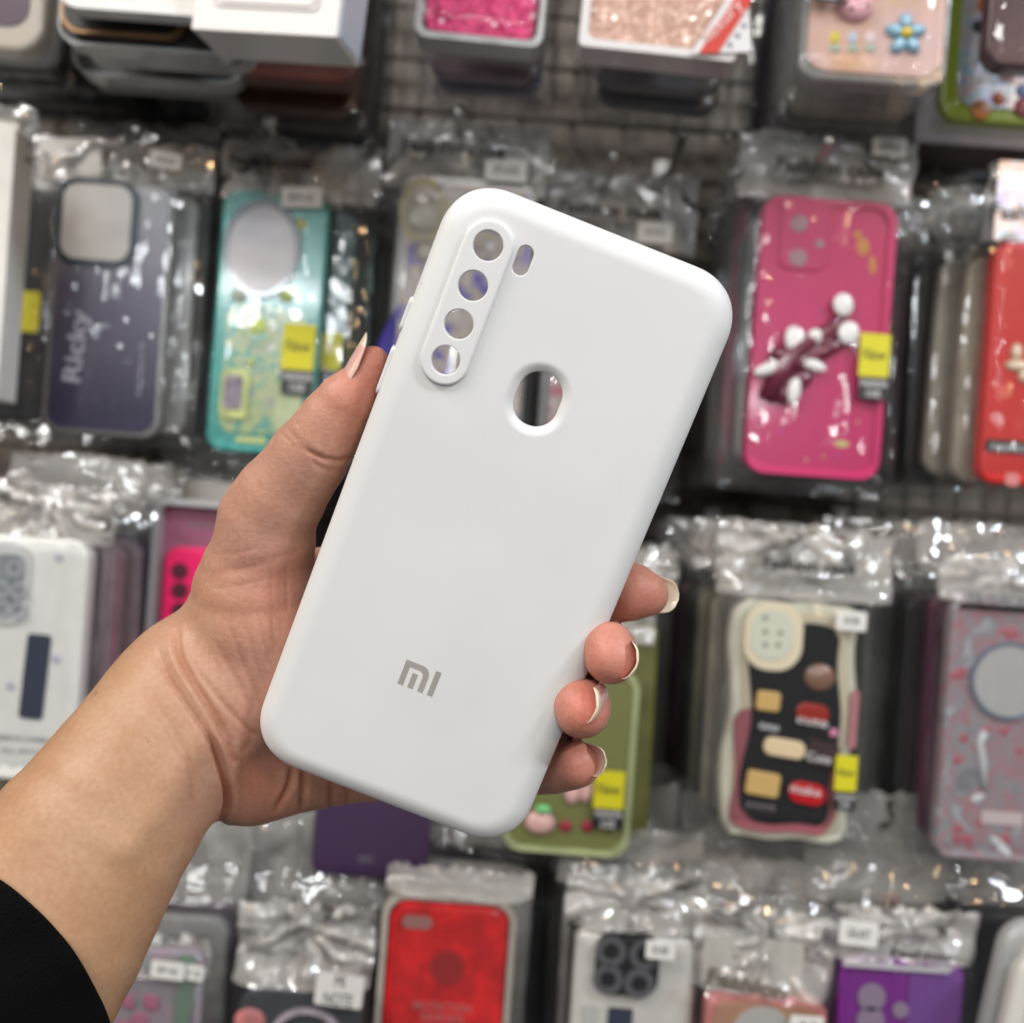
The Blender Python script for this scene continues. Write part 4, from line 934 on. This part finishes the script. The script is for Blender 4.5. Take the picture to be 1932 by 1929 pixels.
    pr = [(-1.0, YT), (-0.62, YT)] + [(-0.62 * (1 - math.sin(a)), YT + 0.55 * mm * (1 - math.cos(a))) for a in [math.pi / 2 * i / 6 for i in range(1, 7)]] + [(0.02, YB - 0.25 * mm), (0.12, YB - 0.08 * mm), (0.3, YB + 0.02 * mm)]
    ls = [addloop(cap(k), y) for k, y in pr]
    for a, b in zip(ls, ls[1:]): bridge(a, b)
    hs = []
    for (x, z), r in zip(cx, rh):
        q = [(0.42, YT), (0.28, YT)] + [(0.28 * (1 - math.sin(a)), YT + 0.26 * mm * (1 - math.cos(a))) for a in [math.pi / 2 * i / 4 for i in range(1, 5)]] + [(0.0, YI - 0.02 * mm)]
        hl = [addloop(ellipse((r + k) * mm, (r + k) * mm, 40, x * mm, z * mm), y) for k, y in q]
        for a, b in zip(hl, hl[1:]): bridge(a, b, True)
        hs.append(hl[0])
    fill(ls[0], hs, False)
    link("camera_island", flatten(fixn(mesh(V, Fc, True)), FLAT), sil, root)
    # side buttons
    for z0, z1 in ((48.0, 39.0), (34.9, 22.0)):
        me = slab(rrect(3.4 * mm, (z0 - z1) * mm, 1.6 * mm, 6), -0.75 * mm, 1.2 * mm, 0.45 * mm)
        me.transform(Matrix.Rotation(math.radians(-90), 4, 'Z'))
        o = link("side_button", me, sil, root); o.location = (-38.55 * mm, 1.0 * mm, (z0 + z1) / 2 * mm)
    # printed mark: an m with a loose centre bar and an i
    x0, z0, w, h = -7.0, -46.6, 9.8, 7.05
    def q(u, v): return ((x0 + u * w) * mm, (z0 + (1 - v) * h) * mm)
    def poly(pts): return slab(pts, YB - 0.04 * mm, YB + 0.02 * mm)
    arch = [(0, 1), (0.155, 1), (0.155, 0.235), (0.43, 0.235)]
    for i in range(7):
        a = math.pi / 2 * i / 6; arch.append((0.43 + 0.135 * math.sin(a), 0.235 + 0.19 * (1 - math.cos(a))))
    arch += [(0.565, 1), (0.72, 1), (0.72, 0.36)]
    for i in range(9):
        a = math.pi / 2 * i / 8; arch.append((0.46 + 0.26 * math.cos(a), 0.36 - 0.36 * math.sin(a)))
    arch += [(0, 0)]
    me = [poly([q(*p) for p in arch])]
    for a, b, c in ((0.28, 0.435, 0.40), (0.845, 1.0, 0.0)):
        me.append(poly([q(a, 1), q(b, 1), q(b, c), q(a, c)]))
    link("printed_logo", join(me), pmat("grey_print", (0.36, 0.335, 0.30), 0.55, var=0.06), root)
    return root
build_case()

# ------------------------------------------------------------------ the hand: one implicit surface made into one mesh
def Cm(px, py, d): return np.array([(px - 966) / F * d, d, -(py - 964.5) / F * d])
def chain(pts, flat=1.0):
    """pts: (px, py, distance, radius in px) -> metric segments"""
    q = [(Cm(a, b, c), r * c / F) for a, b, c, r in pts]
    return [(q[i], q[i + 1], flat) for i in range(len(q) - 1)] if len(q) > 1 else [(q[0], q[0], flat)]
def smin(a, b, k):
    h = np.clip(0.5 + 0.5 * (b - a) / k, 0, 1); return b * (1 - h) + a * h - k * h * (1 - h)
ARM = chain([(-330, 2330, .275, 300), (-170, 2090, .280, 270), (-50, 1915, .285, 242), (60, 1755, .290, 216), (157, 1603, .296, 190), (201, 1542, .299, 178), (248, 1475, .303, 169),
             (285, 1424, .306, 162), (330, 1365, .310, 160), (378, 1318, .313, 156)], 0.78)
GROUPS = [
    (ARM, 0),
    (chain([(378, 1318, .313, 156), (440, 1275, .320, 160), (545, 1235, .331, 165)], 0.70), .005),
    (chain([(330, 1440, .312, 120), (400, 1425, .318, 118), (470, 1440, .325, 107)], 0.8), .005),
    (chain([(520, 1260, .323, 150), (492, 1172, .317, 140), (487, 1120, .314, 122), (488, 1085, .312, 109), (500, 1020, .308, 92)]), .0035),
    (chain([(500, 1020, .308, 92), (503, 980, .306, 91), (528, 938, .3035, 86), (558, 898, .301, 78), (580, 865, .299, 73)]), .002),
    (chain([(580, 865, .299, 73), (607, 828, .296, 69), (628, 793, .2945, 64), (651, 760, .293, 57), (663, 744, .2925, 50.5), (676, 728, .2925, 43), (687, 713, .2922, 38.5), (697, 696, .292, 35.5), (703, 684, .292, 33)]), .002),
    (chain([(470, 1440, .325, 107), (560, 1430, .331, 101), (640, 1430, .336, 86), (720, 1425, .338, 78)]), .005),
    (chain([(560, 1180, .336, 120), (640, 1290, .342, 120), (800, 1290, .345, 110)], 0.8), .006),
    (chain([(600, 1130, .336, 100), (690, 1082, .338, 70)]), .006),
]
FINGERS = [
    chain([(690, 1082, .338, 70), (900, 1130, .334, 62), (1060, 1128, .322, 60), (1130, 1118, .311, 60), (1190, 1115, .305, 55.5), (1213, 1119, .304, 46), (1222, 1122, .304, 40)]),
    chain([(760, 1190, .342, 68), (960, 1215, .340, 62), (1100, 1225, .330, 60), (1143, 1226, .314, 57), (1148, 1229, .298, 55), (1149, 1220, .2880, 49), (1153, 1240, .2865, 50.5)]),
    chain([(770, 1290, .344, 66), (940, 1320, .342, 62), (1060, 1333, .333, 60), (1094, 1335, .315, 57), (1097, 1334, .302, 56), (1093, 1328, .2915, 51), (1099, 1341, .2905, 52)]),
    chain([(720, 1425, .338, 76), (860, 1445, .338, 56), (985, 1450, .330, 50), (1045, 1444, .316, 52), (1076, 1443, .309, 46), (1090, 1441, .305, 43.5)]),
]
def sdf_grid(lo, hi, h):
    n = [int(math.ceil((hi[i] - lo[i]) / h)) + 1 for i in range(3)]
    ax = [(lo[i] + h * np.arange(n[i])).astype(np.float32) for i in range(3)]
    return n, ax
def eval_group(segs, n, ax, D, lo, h, marg):
    for (a, ra), (b, rb), fl in segs:
        m = max(ra, rb) + marg
        i0 = [max(0, int((min(a[i], b[i]) - m - lo[i]) / h)) for i in range(3)]
        i1 = [min(n[i], int((max(a[i], b[i]) + m - lo[i]) / h) + 2) for i in range(3)]
        if any(i1[i] <= i0[i] for i in range(3)): continue
        X = ax[0][i0[0]:i1[0], None, None]; Y = ax[1][None, i0[1]:i1[1], None]; Z = ax[2][None, None, i0[2]:i1[2]]
        ab = (b - a).copy(); ab[1] /= fl; l2 = float(ab @ ab) + 1e-12
        dx, dy, dz = X - a[0], (Y - a[1]) / fl, Z - a[2]
        t = np.clip((dx * ab[0] + dy * ab[1] + dz * ab[2]) / l2, 0, 1)
        d = np.sqrt((dx - t * ab[0]) ** 2 + (dy - t * ab[1]) ** 2 + (dz - t * ab[2]) ** 2) - (ra + t * (rb - ra))
        s = (slice(i0[0], i1[0]), slice(i0[1], i1[1]), slice(i0[2], i1[2]))
        D[s] = np.minimum(D[s], d)
def surface_nets(D, lo, h):
    S = D < 0
    nx, ny, nz = D.shape
    c = S[:-1, :-1, :-1].astype(np.int8)
    tot = np.zeros((nx - 1, ny - 1, nz - 1), np.int8)
    for i in (0, 1):
        for j in (0, 1):
            for k in (0, 1): tot += S[i:nx - 1 + i, j:ny - 1 + j, k:nz - 1 + k]
    act = (tot > 0) & (tot < 8)
    idx = np.full(act.shape, -1, np.int64); ii = np.argwhere(act); idx[act] = np.arange(len(ii))
    acc = np.zeros((len(ii), 3)); cnt = np.zeros(len(ii))
    cor = [(i, j, k) for i in (0, 1) for j in (0, 1) for k in (0, 1)]
    for c0 in cor:
        for axs in range(3):
            if c0[axs]: continue
            c1 = list(c0); c1[axs] = 1
            a = D[ii[:, 0] + c0[0], ii[:, 1] + c0[1], ii[:, 2] + c0[2]]; b = D[ii[:, 0] + c1[0], ii[:, 1] + c1[1], ii[:, 2] + c1[2]]
            m = (a < 0) != (b < 0); t = np.where(m, a / np.where(m, a - b, 1), 0)
            p = np.array(c0, float)[None, :].repeat(len(ii), 0); p[:, axs] += t
            acc[m] += p[m]; cnt[m] += 1
    Vv = (ii + acc / cnt[:, None]) * h + np.array(lo)
    Fq = []
    for axs in range(3):
        o1, o2 = [(1, 2), (2, 0), (0, 1)][axs]
        sl0 = [slice(1, -1)] * 3; sl0[axs] = slice(0, -1); sl1 = list(sl0); sl1[axs] = slice(1, None)
        A = S[tuple(sl0)]; B = S[tuple(sl1)]
        e = np.argwhere(A != B); 
        if not len(e): continue
        ins = A[tuple(e.T)]
        base = e.copy(); 
        for q in range(3):
            if q != axs: base[:, q] += 1
        def cell(d1, d2):
            c = base.copy(); c[:, o1] -= d1; c[:, o2] -= d2
            return idx[c[:, 0], c[:, 1], c[:, 2]]
        q4 = np.stack([cell(0, 0), cell(1, 0), cell(1, 1), cell(0, 1)], 1)
        q4[~ins] = q4[~ins][:, ::-1]
        Fq.append(q4)
    return Vv, np.concatenate(Fq)
def np_mesh(V, Fq):
    me = bpy.data.meshes.new("mesh"); me.vertices.add(len(V)); me.vertices.foreach_set("co", np.ascontiguousarray(V, np.float32).ravel())
    me.loops.add(len(Fq) * 4); me.loops.foreach_set("vertex_index", np.ascontiguousarray(Fq, np.int32).ravel())
    me.polygons.add(len(Fq)); me.polygons.foreach_set("loop_start", np.arange(len(Fq), dtype=np.int32) * 4)
    me.update(calc_edges=True); me.validate(); me.polygons.foreach_set("use_smooth", [True] * len(me.polygons)); return me
def subdivide_once(V, Fq):
    """linear split of every quad into four (positions are smoothed afterwards)"""
    E = np.concatenate([Fq[:, [0, 1]], Fq[:, [1, 2]], Fq[:, [2, 3]], Fq[:, [3, 0]]]); Es = np.sort(E, 1)
    u, inv = np.unique(Es[:, 0] * len(V) + Es[:, 1], return_inverse=True)
    ev = np.stack([u // len(V), u % len(V)], 1); mid = (V[ev[:, 0]] + V[ev[:, 1]]) / 2; fc = V[Fq].mean(1)
    n = len(V); m = len(Fq); e = inv.reshape(4, m) + n; f = np.arange(m) + n + len(mid)
    Q = np.concatenate([np.stack([Fq[:, i], e[i], f, e[(i + 3) % 4]], 1) for i in range(4)])
    return np.concatenate([V, mid, fc]), Q
def smooth(V, Fq, it, lam=0.5):
    a = np.concatenate([Fq[:, 0], Fq[:, 1], Fq[:, 2], Fq[:, 3]]); b = np.concatenate([Fq[:, 1], Fq[:, 2], Fq[:, 3], Fq[:, 0]])
    n = len(V); cnt = np.bincount(a, minlength=n) + np.bincount(b, minlength=n); cnt = np.maximum(cnt, 1)
    for _ in range(it):
        s = np.stack([np.bincount(a, V[b, k], n) + np.bincount(b, V[a, k], n) for k in range(3)], 1) / cnt[:, None]
        V = V + lam * (s - V)
    return V
def normals(V, Fq):
    nr = np.cross(V[Fq[:, 2]] - V[Fq[:, 0]], V[Fq[:, 3]] - V[Fq[:, 1]]); N = np.zeros_like(V)
    for k in range(4):
        for c in range(3): N[:, c] += np.bincount(Fq[:, k], nr[:, c], len(V))
    return N / (np.linalg.norm(N, axis=1, keepdims=True) + 1e-12)
def pl_dist(px, py, line, wts=None):
    """distance (px) to a polyline and the position 0..1 along it"""
    best = np.full(px.shape, 1e9); pos = np.zeros(px.shape); n = len(line) - 1
    for i in range(n):
        ax_, ay = line[i]; bx, by = line[i + 1]; dx, dy = bx - ax_, by - ay
        t = np.clip(((px - ax_) * dx + (py - ay) * dy) / (dx * dx + dy * dy + 1e-9), 0, 1)
        d = np.hypot(px - ax_ - t * dx, py - ay - t * dy); m = d < best
        best = np.where(m, d, best); pos = np.where(m, (i + t) / n, pos)
    return best, pos
def spline(pts, n=8):
    out = []
    P4 = [pts[0]] + list(pts) + [pts[-1]]
    for i in range(1, len(P4) - 2):
        for k in range(n):
            t = k / n; p0, p1, p2, p3 = [np.array(P4[i + j], float) for j in (-1, 0, 1, 2)]
            out.append(tuple(0.5 * (2 * p1 + (p2 - p0) * t + (2 * p0 - 5 * p1 + 4 * p2 - p3) * t * t + (3 * p1 - p0 - 3 * p2 + p3) * t ** 3)))
    out.append(tuple(pts[-1])); return out

CREASES = [  # polyline, depth mm (negative raises), half width px
    ([(300, 1225), (314, 1270), (344, 1318), (375, 1362), (403, 1405), (417, 1449), (427, 1488), (427, 1521), (412, 1556)], 0.8, 5),
    ([(392, 1385), (408, 1420), (420, 1455), (429, 1490), (428, 1525), (410, 1560)], 1.9, 7),
    ([(334, 1180), (338, 1235), (362, 1280), (390, 1326), (415, 1369), (436, 1408)], 1.2, 7),
    ([(320, 1215), (336, 1262), (362, 1306), (392, 1352), (414, 1398), (426, 1440)], -0.7, 9),
    ([(364, 1243), (392, 1290), (430, 1335), (470, 1376), (492, 1388)], 0.45, 6),
    ([(430, 1400), (438, 1425), (448, 1440)], 0.7, 7),
    ([(285, 1300), (322, 1365), (356, 1430), (372, 1490)], 0.35, 8),
    ([(262, 1290), (292, 1345), (325, 1400), (345, 1450)], 0.2, 6),
    ([(345, 1420), (360, 1470), (366, 1520)], 0.4, 8),
    ([(398, 1190), (425, 1245), (455, 1300), (480, 1345)], 0.2, 6),
    ([(430, 1170), (452, 1235), (480, 1300), (492, 1335)], 0.22, 5),
    ([(460, 1165), (477, 1230), (497, 1290)], 0.2, 4),
    ([(483, 1150), (499, 1215), (512, 1265)], 0.2, 4),
    ([(508, 1060), (512, 1120), (514, 1190), (520, 1230)], 0.3, 5),
    ([(540, 1060), (541, 1110), (543, 1160)], 0.2, 4),
    ([(400, 1082), (440, 1076), (473, 1068), (533, 1048), (572, 1034)], 0.26, 9),
    ([(395, 1112), (450, 1104), (500, 1092)], 0.10, 4),
    ([(402, 1045), (450, 1042), (490, 1032)], 0.10, 4),
    ([(575, 845), (594, 857), (617, 866), (645, 868), (674, 856)], 0.62, 5),
    ([(583, 862), (604, 880), (630, 888)], 0.25, 5),
    ([(541, 806), (552, 818), (563, 832)], 0.16, 4),
    ([(534, 818), (546, 832), (556, 846)], 0.10, 3),
    ([(556, 792), (566, 806), (575, 822)], 0.1, 3),
    ([(551, 1445), (548, 1470), (541, 1492), (520, 1530)], 1.3, 6),
    ([(573, 1450), (573, 1485), (566, 1535)], 1.2, 6),
    ([(625, 1470), (626, 1500), (620, 1530)], 0.9, 6),
    ([(655, 1480), (657, 1500), (652, 1520)], 0.6, 5),
    ([(478, 1376), (470, 1400), (450, 1420)], 0.3, 8),
]
TONES = [  # px, py, distance, radius mm, colour multiplier
    (712, 690, .288, 12, (1.04, 0.83, 0.86)), (700, 735, .286, 14, (1.03, 0.90, 0.88)), (640, 830, .288, 12, (1.02, 0.94, 0.92)),
    (1225, 1125, .295, 14, (1.05, 0.80, 0.82)), (1150, 1235, .281, 12, (1.10, 0.87, 0.92)), (1100, 1335, .286, 12, (1.10, 0.85, 0.90)), (1108, 1330, .283, 5, (1.05, 0.85, 0.85)),
    (1090, 1445, .297, 12, (1.10, 0.83, 0.86)), (480, 1470, .310, 12, (1.02, 0.84, 0.80)), (560, 1120, .296, 12, (1.0, 0.88, 0.88)),
    (480, 1110, .297, 14, (0.99, 0.92, 0.93)), (420, 1130, .300, 9, (1.05, 1.07, 1.02)), (360, 1490, .295, 8, (0.92, 0.98, 1.05)),
    (640, 1480, .320, 14, (0.95, 0.84, 0.78)),
]
def build_hand():
    h = 0.00085
    lo = [-.150, .225, -.160]; hi = [.056, .372, .056]
    n, ax = sdf_grid(lo, hi, h)
    body = None
    for segs, k in GROUPS:
        D = np.full(n, 0.02, np.float32); eval_group(segs, n, ax, D, lo, h, 0.012)
        body = D if body is None else smin(body, D, k)
    fin = np.full(n, 0.02, np.float32)
    for segs in FINGERS:
        D = np.full(n, 0.02, np.float32); eval_group(segs, n, ax, D, lo, h, 0.006)
        # keep a fine parting between neighbours: a crease instead of a weld
        fin = smin(fin, D, 0.0006)
    body = smin(body, fin, 0.004)
    V, Fq = surface_nets(body, lo, h)
    V = smooth(V, Fq, 3); V, Fq = subdivide_once(V, Fq); V = smooth(V, Fq, 3)
    N = normals(V, Fq)
    px = 966 + V[:, 0] / V[:, 1] * F; py = 964.5 - V[:, 2] / V[:, 1] * F
    face = np.clip(-N[:, 1] * 1.4 + 0.35, 0, 1)
    near = (V[:, 1] < 0.334)
    disp = np.zeros(len(V)); pig = np.zeros(len(V))
    for line, dep, wd in CREASES:
        d, t = pl_dist(px, py, spline(line))
        env = np.clip(np.minimum(t, 1 - t) * 5 + 0.12, 0, 1)
        disp -= 0.82 * dep * 1e-3 * np.exp(-(d / wd) ** 2) * env * face * near
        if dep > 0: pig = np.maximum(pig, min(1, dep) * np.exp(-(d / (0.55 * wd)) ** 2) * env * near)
        disp += 0.16 * dep * 1e-3 * np.exp(-((d - 2.0 * wd) / (1.1 * wd)) ** 2) * env * face * near
    # low, soft unevenness of flesh
    r = np.array([math.sin(a) for a in (1, 2, 3)])
    und = np.sin(V[:, 0] * 260 + 3 * np.sin(V[:, 2] * 140)) * np.sin(V[:, 2] * 230 + 2 * np.sin(V[:, 0] * 170)) * 0.00009
    # long tendon / radius bone relief on the wrist
    dd, t = pl_dist(px, py, spline([(60, 1560), (190, 1440), (290, 1330)])); und += 0.0005 * np.exp(-(dd / 45) ** 2)
    dd, t = pl_dist(px, py, spline([(240, 1600), (320, 1500), (375, 1400)])); und += 0.0009 * np.exp(-(dd / 32) ** 2)
    V = V + N * (disp + und)[:, None]
    V = smooth(V, Fq, 1, 0.35)
    me = np_mesh(V, Fq)
    base = np.ones((len(V), 4), np.float32)
    for a, b, d, rm, c in TONES:
        w = np.exp(-(((V - Cm(a, b, d)) ** 2).sum(1)) / (rm * 1e-3) ** 2)[:, None]
        base[:, :3] *= (1 + w * (np.array(c) - 1))
    # palm and fingers are pinker than the forearm
    w = np.clip(((px - 300) * 0.72 + (1400 - py) * 0.1 + 40) / 160, 0, 1)[:, None]
    base[:, :3] *= (1 - w) * np.array([1.0, 1.0, 1.0]) + w * np.array([1.07, 1.0, 1.24])
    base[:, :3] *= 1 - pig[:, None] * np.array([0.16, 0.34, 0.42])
    base[:, 3] = 0.16 + 0.84 * w[:, 0]
    for a, b, rm in ((181, 1307, 0.55), (280, 1398, 0.45)):
        w = np.exp(-((px - a) ** 2 + (py - b) ** 2) / (2.6 if rm > .5 else 2.0) ** 2)[:, None] * (N[:, 1:2] < 0); base[:, :3] *= (1 - 0.55 * w)
    at = me.color_attributes.new("tone", 'FLOAT_COLOR', 'POINT'); at.data.foreach_set("color", (base * np.array([.5, .5, .5, 1])).astype(np.float32).ravel())
    me.transform(M_CAM.to_4x4())
    m = bpy.data.materials.new("skin"); m.use_nodes = True; nt = m.node_tree; b = nt.nodes["Principled BSDF"]
    tc = nt.nodes.new("ShaderNodeTexCoord"); att = nt.nodes.new("ShaderNodeAttribute"); att.attribute_name = "tone"
    def nd(t, **kw):
        x = nt.nodes.new(t)
        for k, v in kw.items(): x.inputs[k].default_value = v
        return x
    def mulc(a, bb):
        x = nt.nodes.new("ShaderNodeMix"); x.data_type = 'RGBA'; x.blend_type = 'MULTIPLY'; x.inputs[0].default_value = 1
        nt.links.new(a, x.inputs[6]); nt.links.new(bb, x.inputs[7]); return x.outputs[2]
    n1 = nd("ShaderNodeTexNoise", Scale=70.0, Detail=5.0); nt.links.new(tc.outputs["Object"], n1.inputs["Vector"])
    r1 = nt.nodes.new("ShaderNodeValToRGB"); nt.links.new(n1.outputs["Fac"], r1.inputs["Fac"])
    r1.color_ramp.elements[0].position = .3; r1.color_ramp.elements[1].position = .7
    r1.color_ramp.elements[0].color = (0.90, 0.50, 0.275, 1); r1.color_ramp.elements[1].color = (0.99, 0.61, 0.36, 1)
    n2 = nd("ShaderNodeTexNoise", Scale=700.0, Detail=3.0); nt.links.new(tc.outputs["Object"], n2.inputs["Vector"])
    r2 = nt.nodes.new("ShaderNodeValToRGB"); nt.links.new(n2.outputs["Fac"], r2.inputs["Fac"])
    r2.color_ramp.elements[0].position = .3; r2.color_ramp.elements[1].position = .7
    r2.color_ramp.elements[0].color = (.90, .83, .80, 1); r2.color_ramp.elements[1].color = (1, 1, 1, 1)
    c = mulc(mulc(att.outputs["Color"], r1.outputs["Color"]), r2.outputs["Color"]); nt.links.new(c, b.inputs["Base Color"])
    b.inputs["Roughness"].default_value = 0.47; b.inputs["Specular IOR Level"].default_value = 0.34
    b.inputs["Subsurface Weight"].default_value = 0.22; b.inputs["Subsurface Radius"].default_value = (1.0, 0.35, 0.18); b.inputs["Subsurface Scale"].default_value = 0.0028
    # fine skin lines: stretched cells crossing each other
    def cells(scale, rot, sx, sy, sz):
        mp = nt.nodes.new("ShaderNodeMapping"); mp.inputs["Rotation"].default_value = rot; mp.inputs["Scale"].default_value = (sx, sy, sz)
        nt.links.new(tc.outputs["Object"], mp.inputs["Vector"])
        v = nt.nodes.new("ShaderNodeTexVoronoi"); v.feature = 'DISTANCE_TO_EDGE'; v.inputs["Scale"].default_value = scale
        nt.links.new(mp.outputs[0], v.inputs["Vector"])
        q = nt.nodes.new("ShaderNodeMath"); q.operation = 'MINIMUM'; q.inputs[1].default_value = 0.16; nt.links.new(v.outputs["Distance"], q.inputs[0]); return q.outputs[0]
    a1 = cells(900, (0, 0.75, 0), 1, 1, 0.45); a2 = cells(520, (0, -0.5, 0.3), 0.4, 1, 1)
    s = nt.nodes.new("ShaderNodeMath"); s.operation = 'ADD'; nt.links.new(a1, s.inputs[0]); nt.links.new(a2, s.inputs[1])
    s2 = nt.nodes.new("ShaderNodeMath"); s2.operation = 'MULTIPLY_ADD'; s2.inputs[1].default_value = 0.25
    nt.links.new(n2.outputs["Fac"], s2.inputs[0]); nt.links.new(s.outputs[0], s2.inputs[2])
    bp = nt.nodes.new("ShaderNodeBump"); bp.inputs["Distance"].default_value = 0.00032
    sm_ = nt.nodes.new("ShaderNodeMath"); sm_.operation = 'MULTIPLY'; sm_.inputs[1].default_value = 0.5; nt.links.new(att.outputs["Alpha"], sm_.inputs[0]); nt.links.new(sm_.outputs[0], bp.inputs["Strength"])
    nt.links.new(s2.outputs[0], bp.inputs["Height"]); nt.links.new(bp.outputs["Normal"], b.inputs["Normal"])
    person = link("person", me, m)
    tag(person, "bare left hand and forearm with long natural nails gripping the white phone case, black sleeve", "person")
    # nails
    nm = pmat("nail", (0.74, 0.50, 0.40), 0.22, spec=0.6, coat=0.3)
    nt2 = nm.node_tree; b2 = nt2.nodes["Principled BSDF"]; a2n = nt2.nodes.new("ShaderNodeAttribute"); a2n.attribute_name = "tone"
    nt2.links.new(a2n.outputs["Color"], b2.inputs["Base Color"]); b2.inputs["Subsurface Weight"].default_value = 0.2; b2.inputs["Subsurface Scale"].default_value = 0.001
    def nail(c, l, nrm, width, length, cc=0.42, lc=0.10, free=0.28, point=0.0, th=.0005):
        """c: middle of the nail bed, l: towards the free edge, nrm: outward"""
        c = np.array(c); l = np.array(l, float); l /= np.linalg.norm(l); nrm = np.array(nrm, float); nrm -= l * (nrm @ l); nrm /= np.linalg.norm(nrm)
        w = np.cross(l, nrm); V, Fc, T = [], [], []; nu, nv = 16, 18
        for s_ in (0, 1):
            for j in range(nv + 1):
                for i in range(nu + 1):
                    u = i / nu * 2 - 1; v = j / nv
                    tipw = math.sqrt(max(0.0, 1 - max(0, (v - 0.72) / 0.28) ** 2.2)) * (1 - point * max(0, v - 0.5))
                    bw = math.sqrt(max(0.0, 1 - max(0, (0.14 - v) / 0.14) ** 2))* 0.25 + 0.75
                    uu = u * max(0.12, tipw) * bw
                    p = c + l * ((v - 0.5) * length) + w * (math.sin(uu * 1.2) / math.sin(1.2) * width / 2)
                    p = p - nrm * (cc * width / 2 * uu * uu * 1.1 + lc * length * (v - 0.35) ** 2 + s_ * th)
                    V.append(p); fr = np.clip((v - (1 - free) - 0.03 * u * u) / 0.04, 0, 1)
                    col = (1 - fr) * np.array([.68, .40, .35]) + fr * np.array([.76, .64, .47]); T.append((*col, 1))
        S = (nu + 1) * (nv + 1)
        for j in range(nv):
            for i in range(nu):
                a = j * (nu + 1) + i; q = (a, a + 1, a + nu + 2, a + nu + 1); Fc.append(q); Fc.append(tuple(S + k for k in reversed(q)))
        rim = [i for i in range(nu + 1)] + [j * (nu + 1) + nu for j in range(1, nv + 1)] + [nv * (nu + 1) + i for i in range(nu - 1, -1, -1)] + [j * (nu + 1) for j in range(nv - 1, 0, -1)]
        for a, b_ in zip(rim, rim[1:] + rim[:1]): Fc.append((b_, a, a + S, b_ + S))
        me = mesh(V, Fc, True); at = me.color_attributes.new("tone", 'FLOAT_COLOR', 'POINT'); at.data.foreach_set("color", [x for t in T for x in t])
        me.transform(M_CAM.to_4x4()); return link("fingernail", me, nm, person)
    s = .29 / F
    nail(Cm(655.5, 684, .2915), (.49, -.02, .87), (-.86, -.20, .48), 11.5e-3, 18.5e-3, cc=0.40, lc=0.04, free=0.24, point=0.62)
    nail(Cm(1233, 1120, .3105), (1, -0.05, -.10), (0.05, 1, 0.0), 10.4e-3, 14e-3, cc=0.35, lc=0.15, free=0.36, point=0.62)
    nail(Cm(1204, 1249, .2838), (-.05, -1, 0), (.95, -.05, -.28), 9.8e-3, 11e-3, cc=0.5, lc=0.10, free=0.20, th=.0005)
    nail(Cm(1140, 1332, .2862), (-.30, -.95, 0), (.94, -.28, -.22), 9.6e-3, 11e-3, cc=0.5, lc=0.10, free=0.22, th=.0006)
    nail(Cm(1128, 1432, .3030), (.52, -.85, 0), (.85, .45, -.1), 8.2e-3, 9.5e-3, cc=0.5, lc=0.10, free=0.28, th=.0005)
    # sleeve
    h = 0.0009; lo = [-.20, .215, -.215]; hi = [-.085, .345, -.075]
    n, ax = sdf_grid(lo, hi, h); D = np.full(n, 0.03, np.float32); eval_group(ARM[:5], n, ax, D, lo, h, 0.015)
    X = ax[0][:, None, None]; Y = ax[1][None, :, None]; Z = ax[2][None, None, :]
    fold = 0.0009 * np.sin(X * 210 + Z * 90 + 2.5 * np.sin(Y * 60)) + 0.0006 * np.sin(Z * 330 - X * 120)
    outer = D - 0.0034 - fold; inner = D + 0.0015
    rim = np.sqrt((966 + X / Y * F + 254) ** 2 + (964.5 - Z / Y * F - 2069) ** 2) - 482
    cut = (rim + 4 * np.sin(X * 500 + Z * 300) * 0.4) * Y / F
    outer = outer - 0.0007 / (1 + np.exp(-(rim + 46) / 3.0)) + 0.0005 * np.exp(-((rim + 48) / 5) ** 2)
    SD = np.maximum(np.maximum(outer, -inner), cut); SD = np.maximum(SD, -outer - 0.5).astype(np.float32)
    SD[[0, -1]] = 0.01; SD[:, [0, -1]] = 0.01; SD[:, :, [0, -1]] = 0.01
    V, Fq = surface_nets(SD, lo, h); V = smooth(V, Fq, 4)
    me = np_mesh(V, Fq); me.transform(M_CAM.to_4x4())
    cl = pmat("black_knit", (0.0035, 0.0032, 0.0034), 0.95, spec=0.06, bump=(1800, 0.9)); cl.node_tree.nodes["Principled BSDF"].inputs["Sheen Weight"].default_value = 0.01
    link("sleeve", me, cl, person)
build_hand()
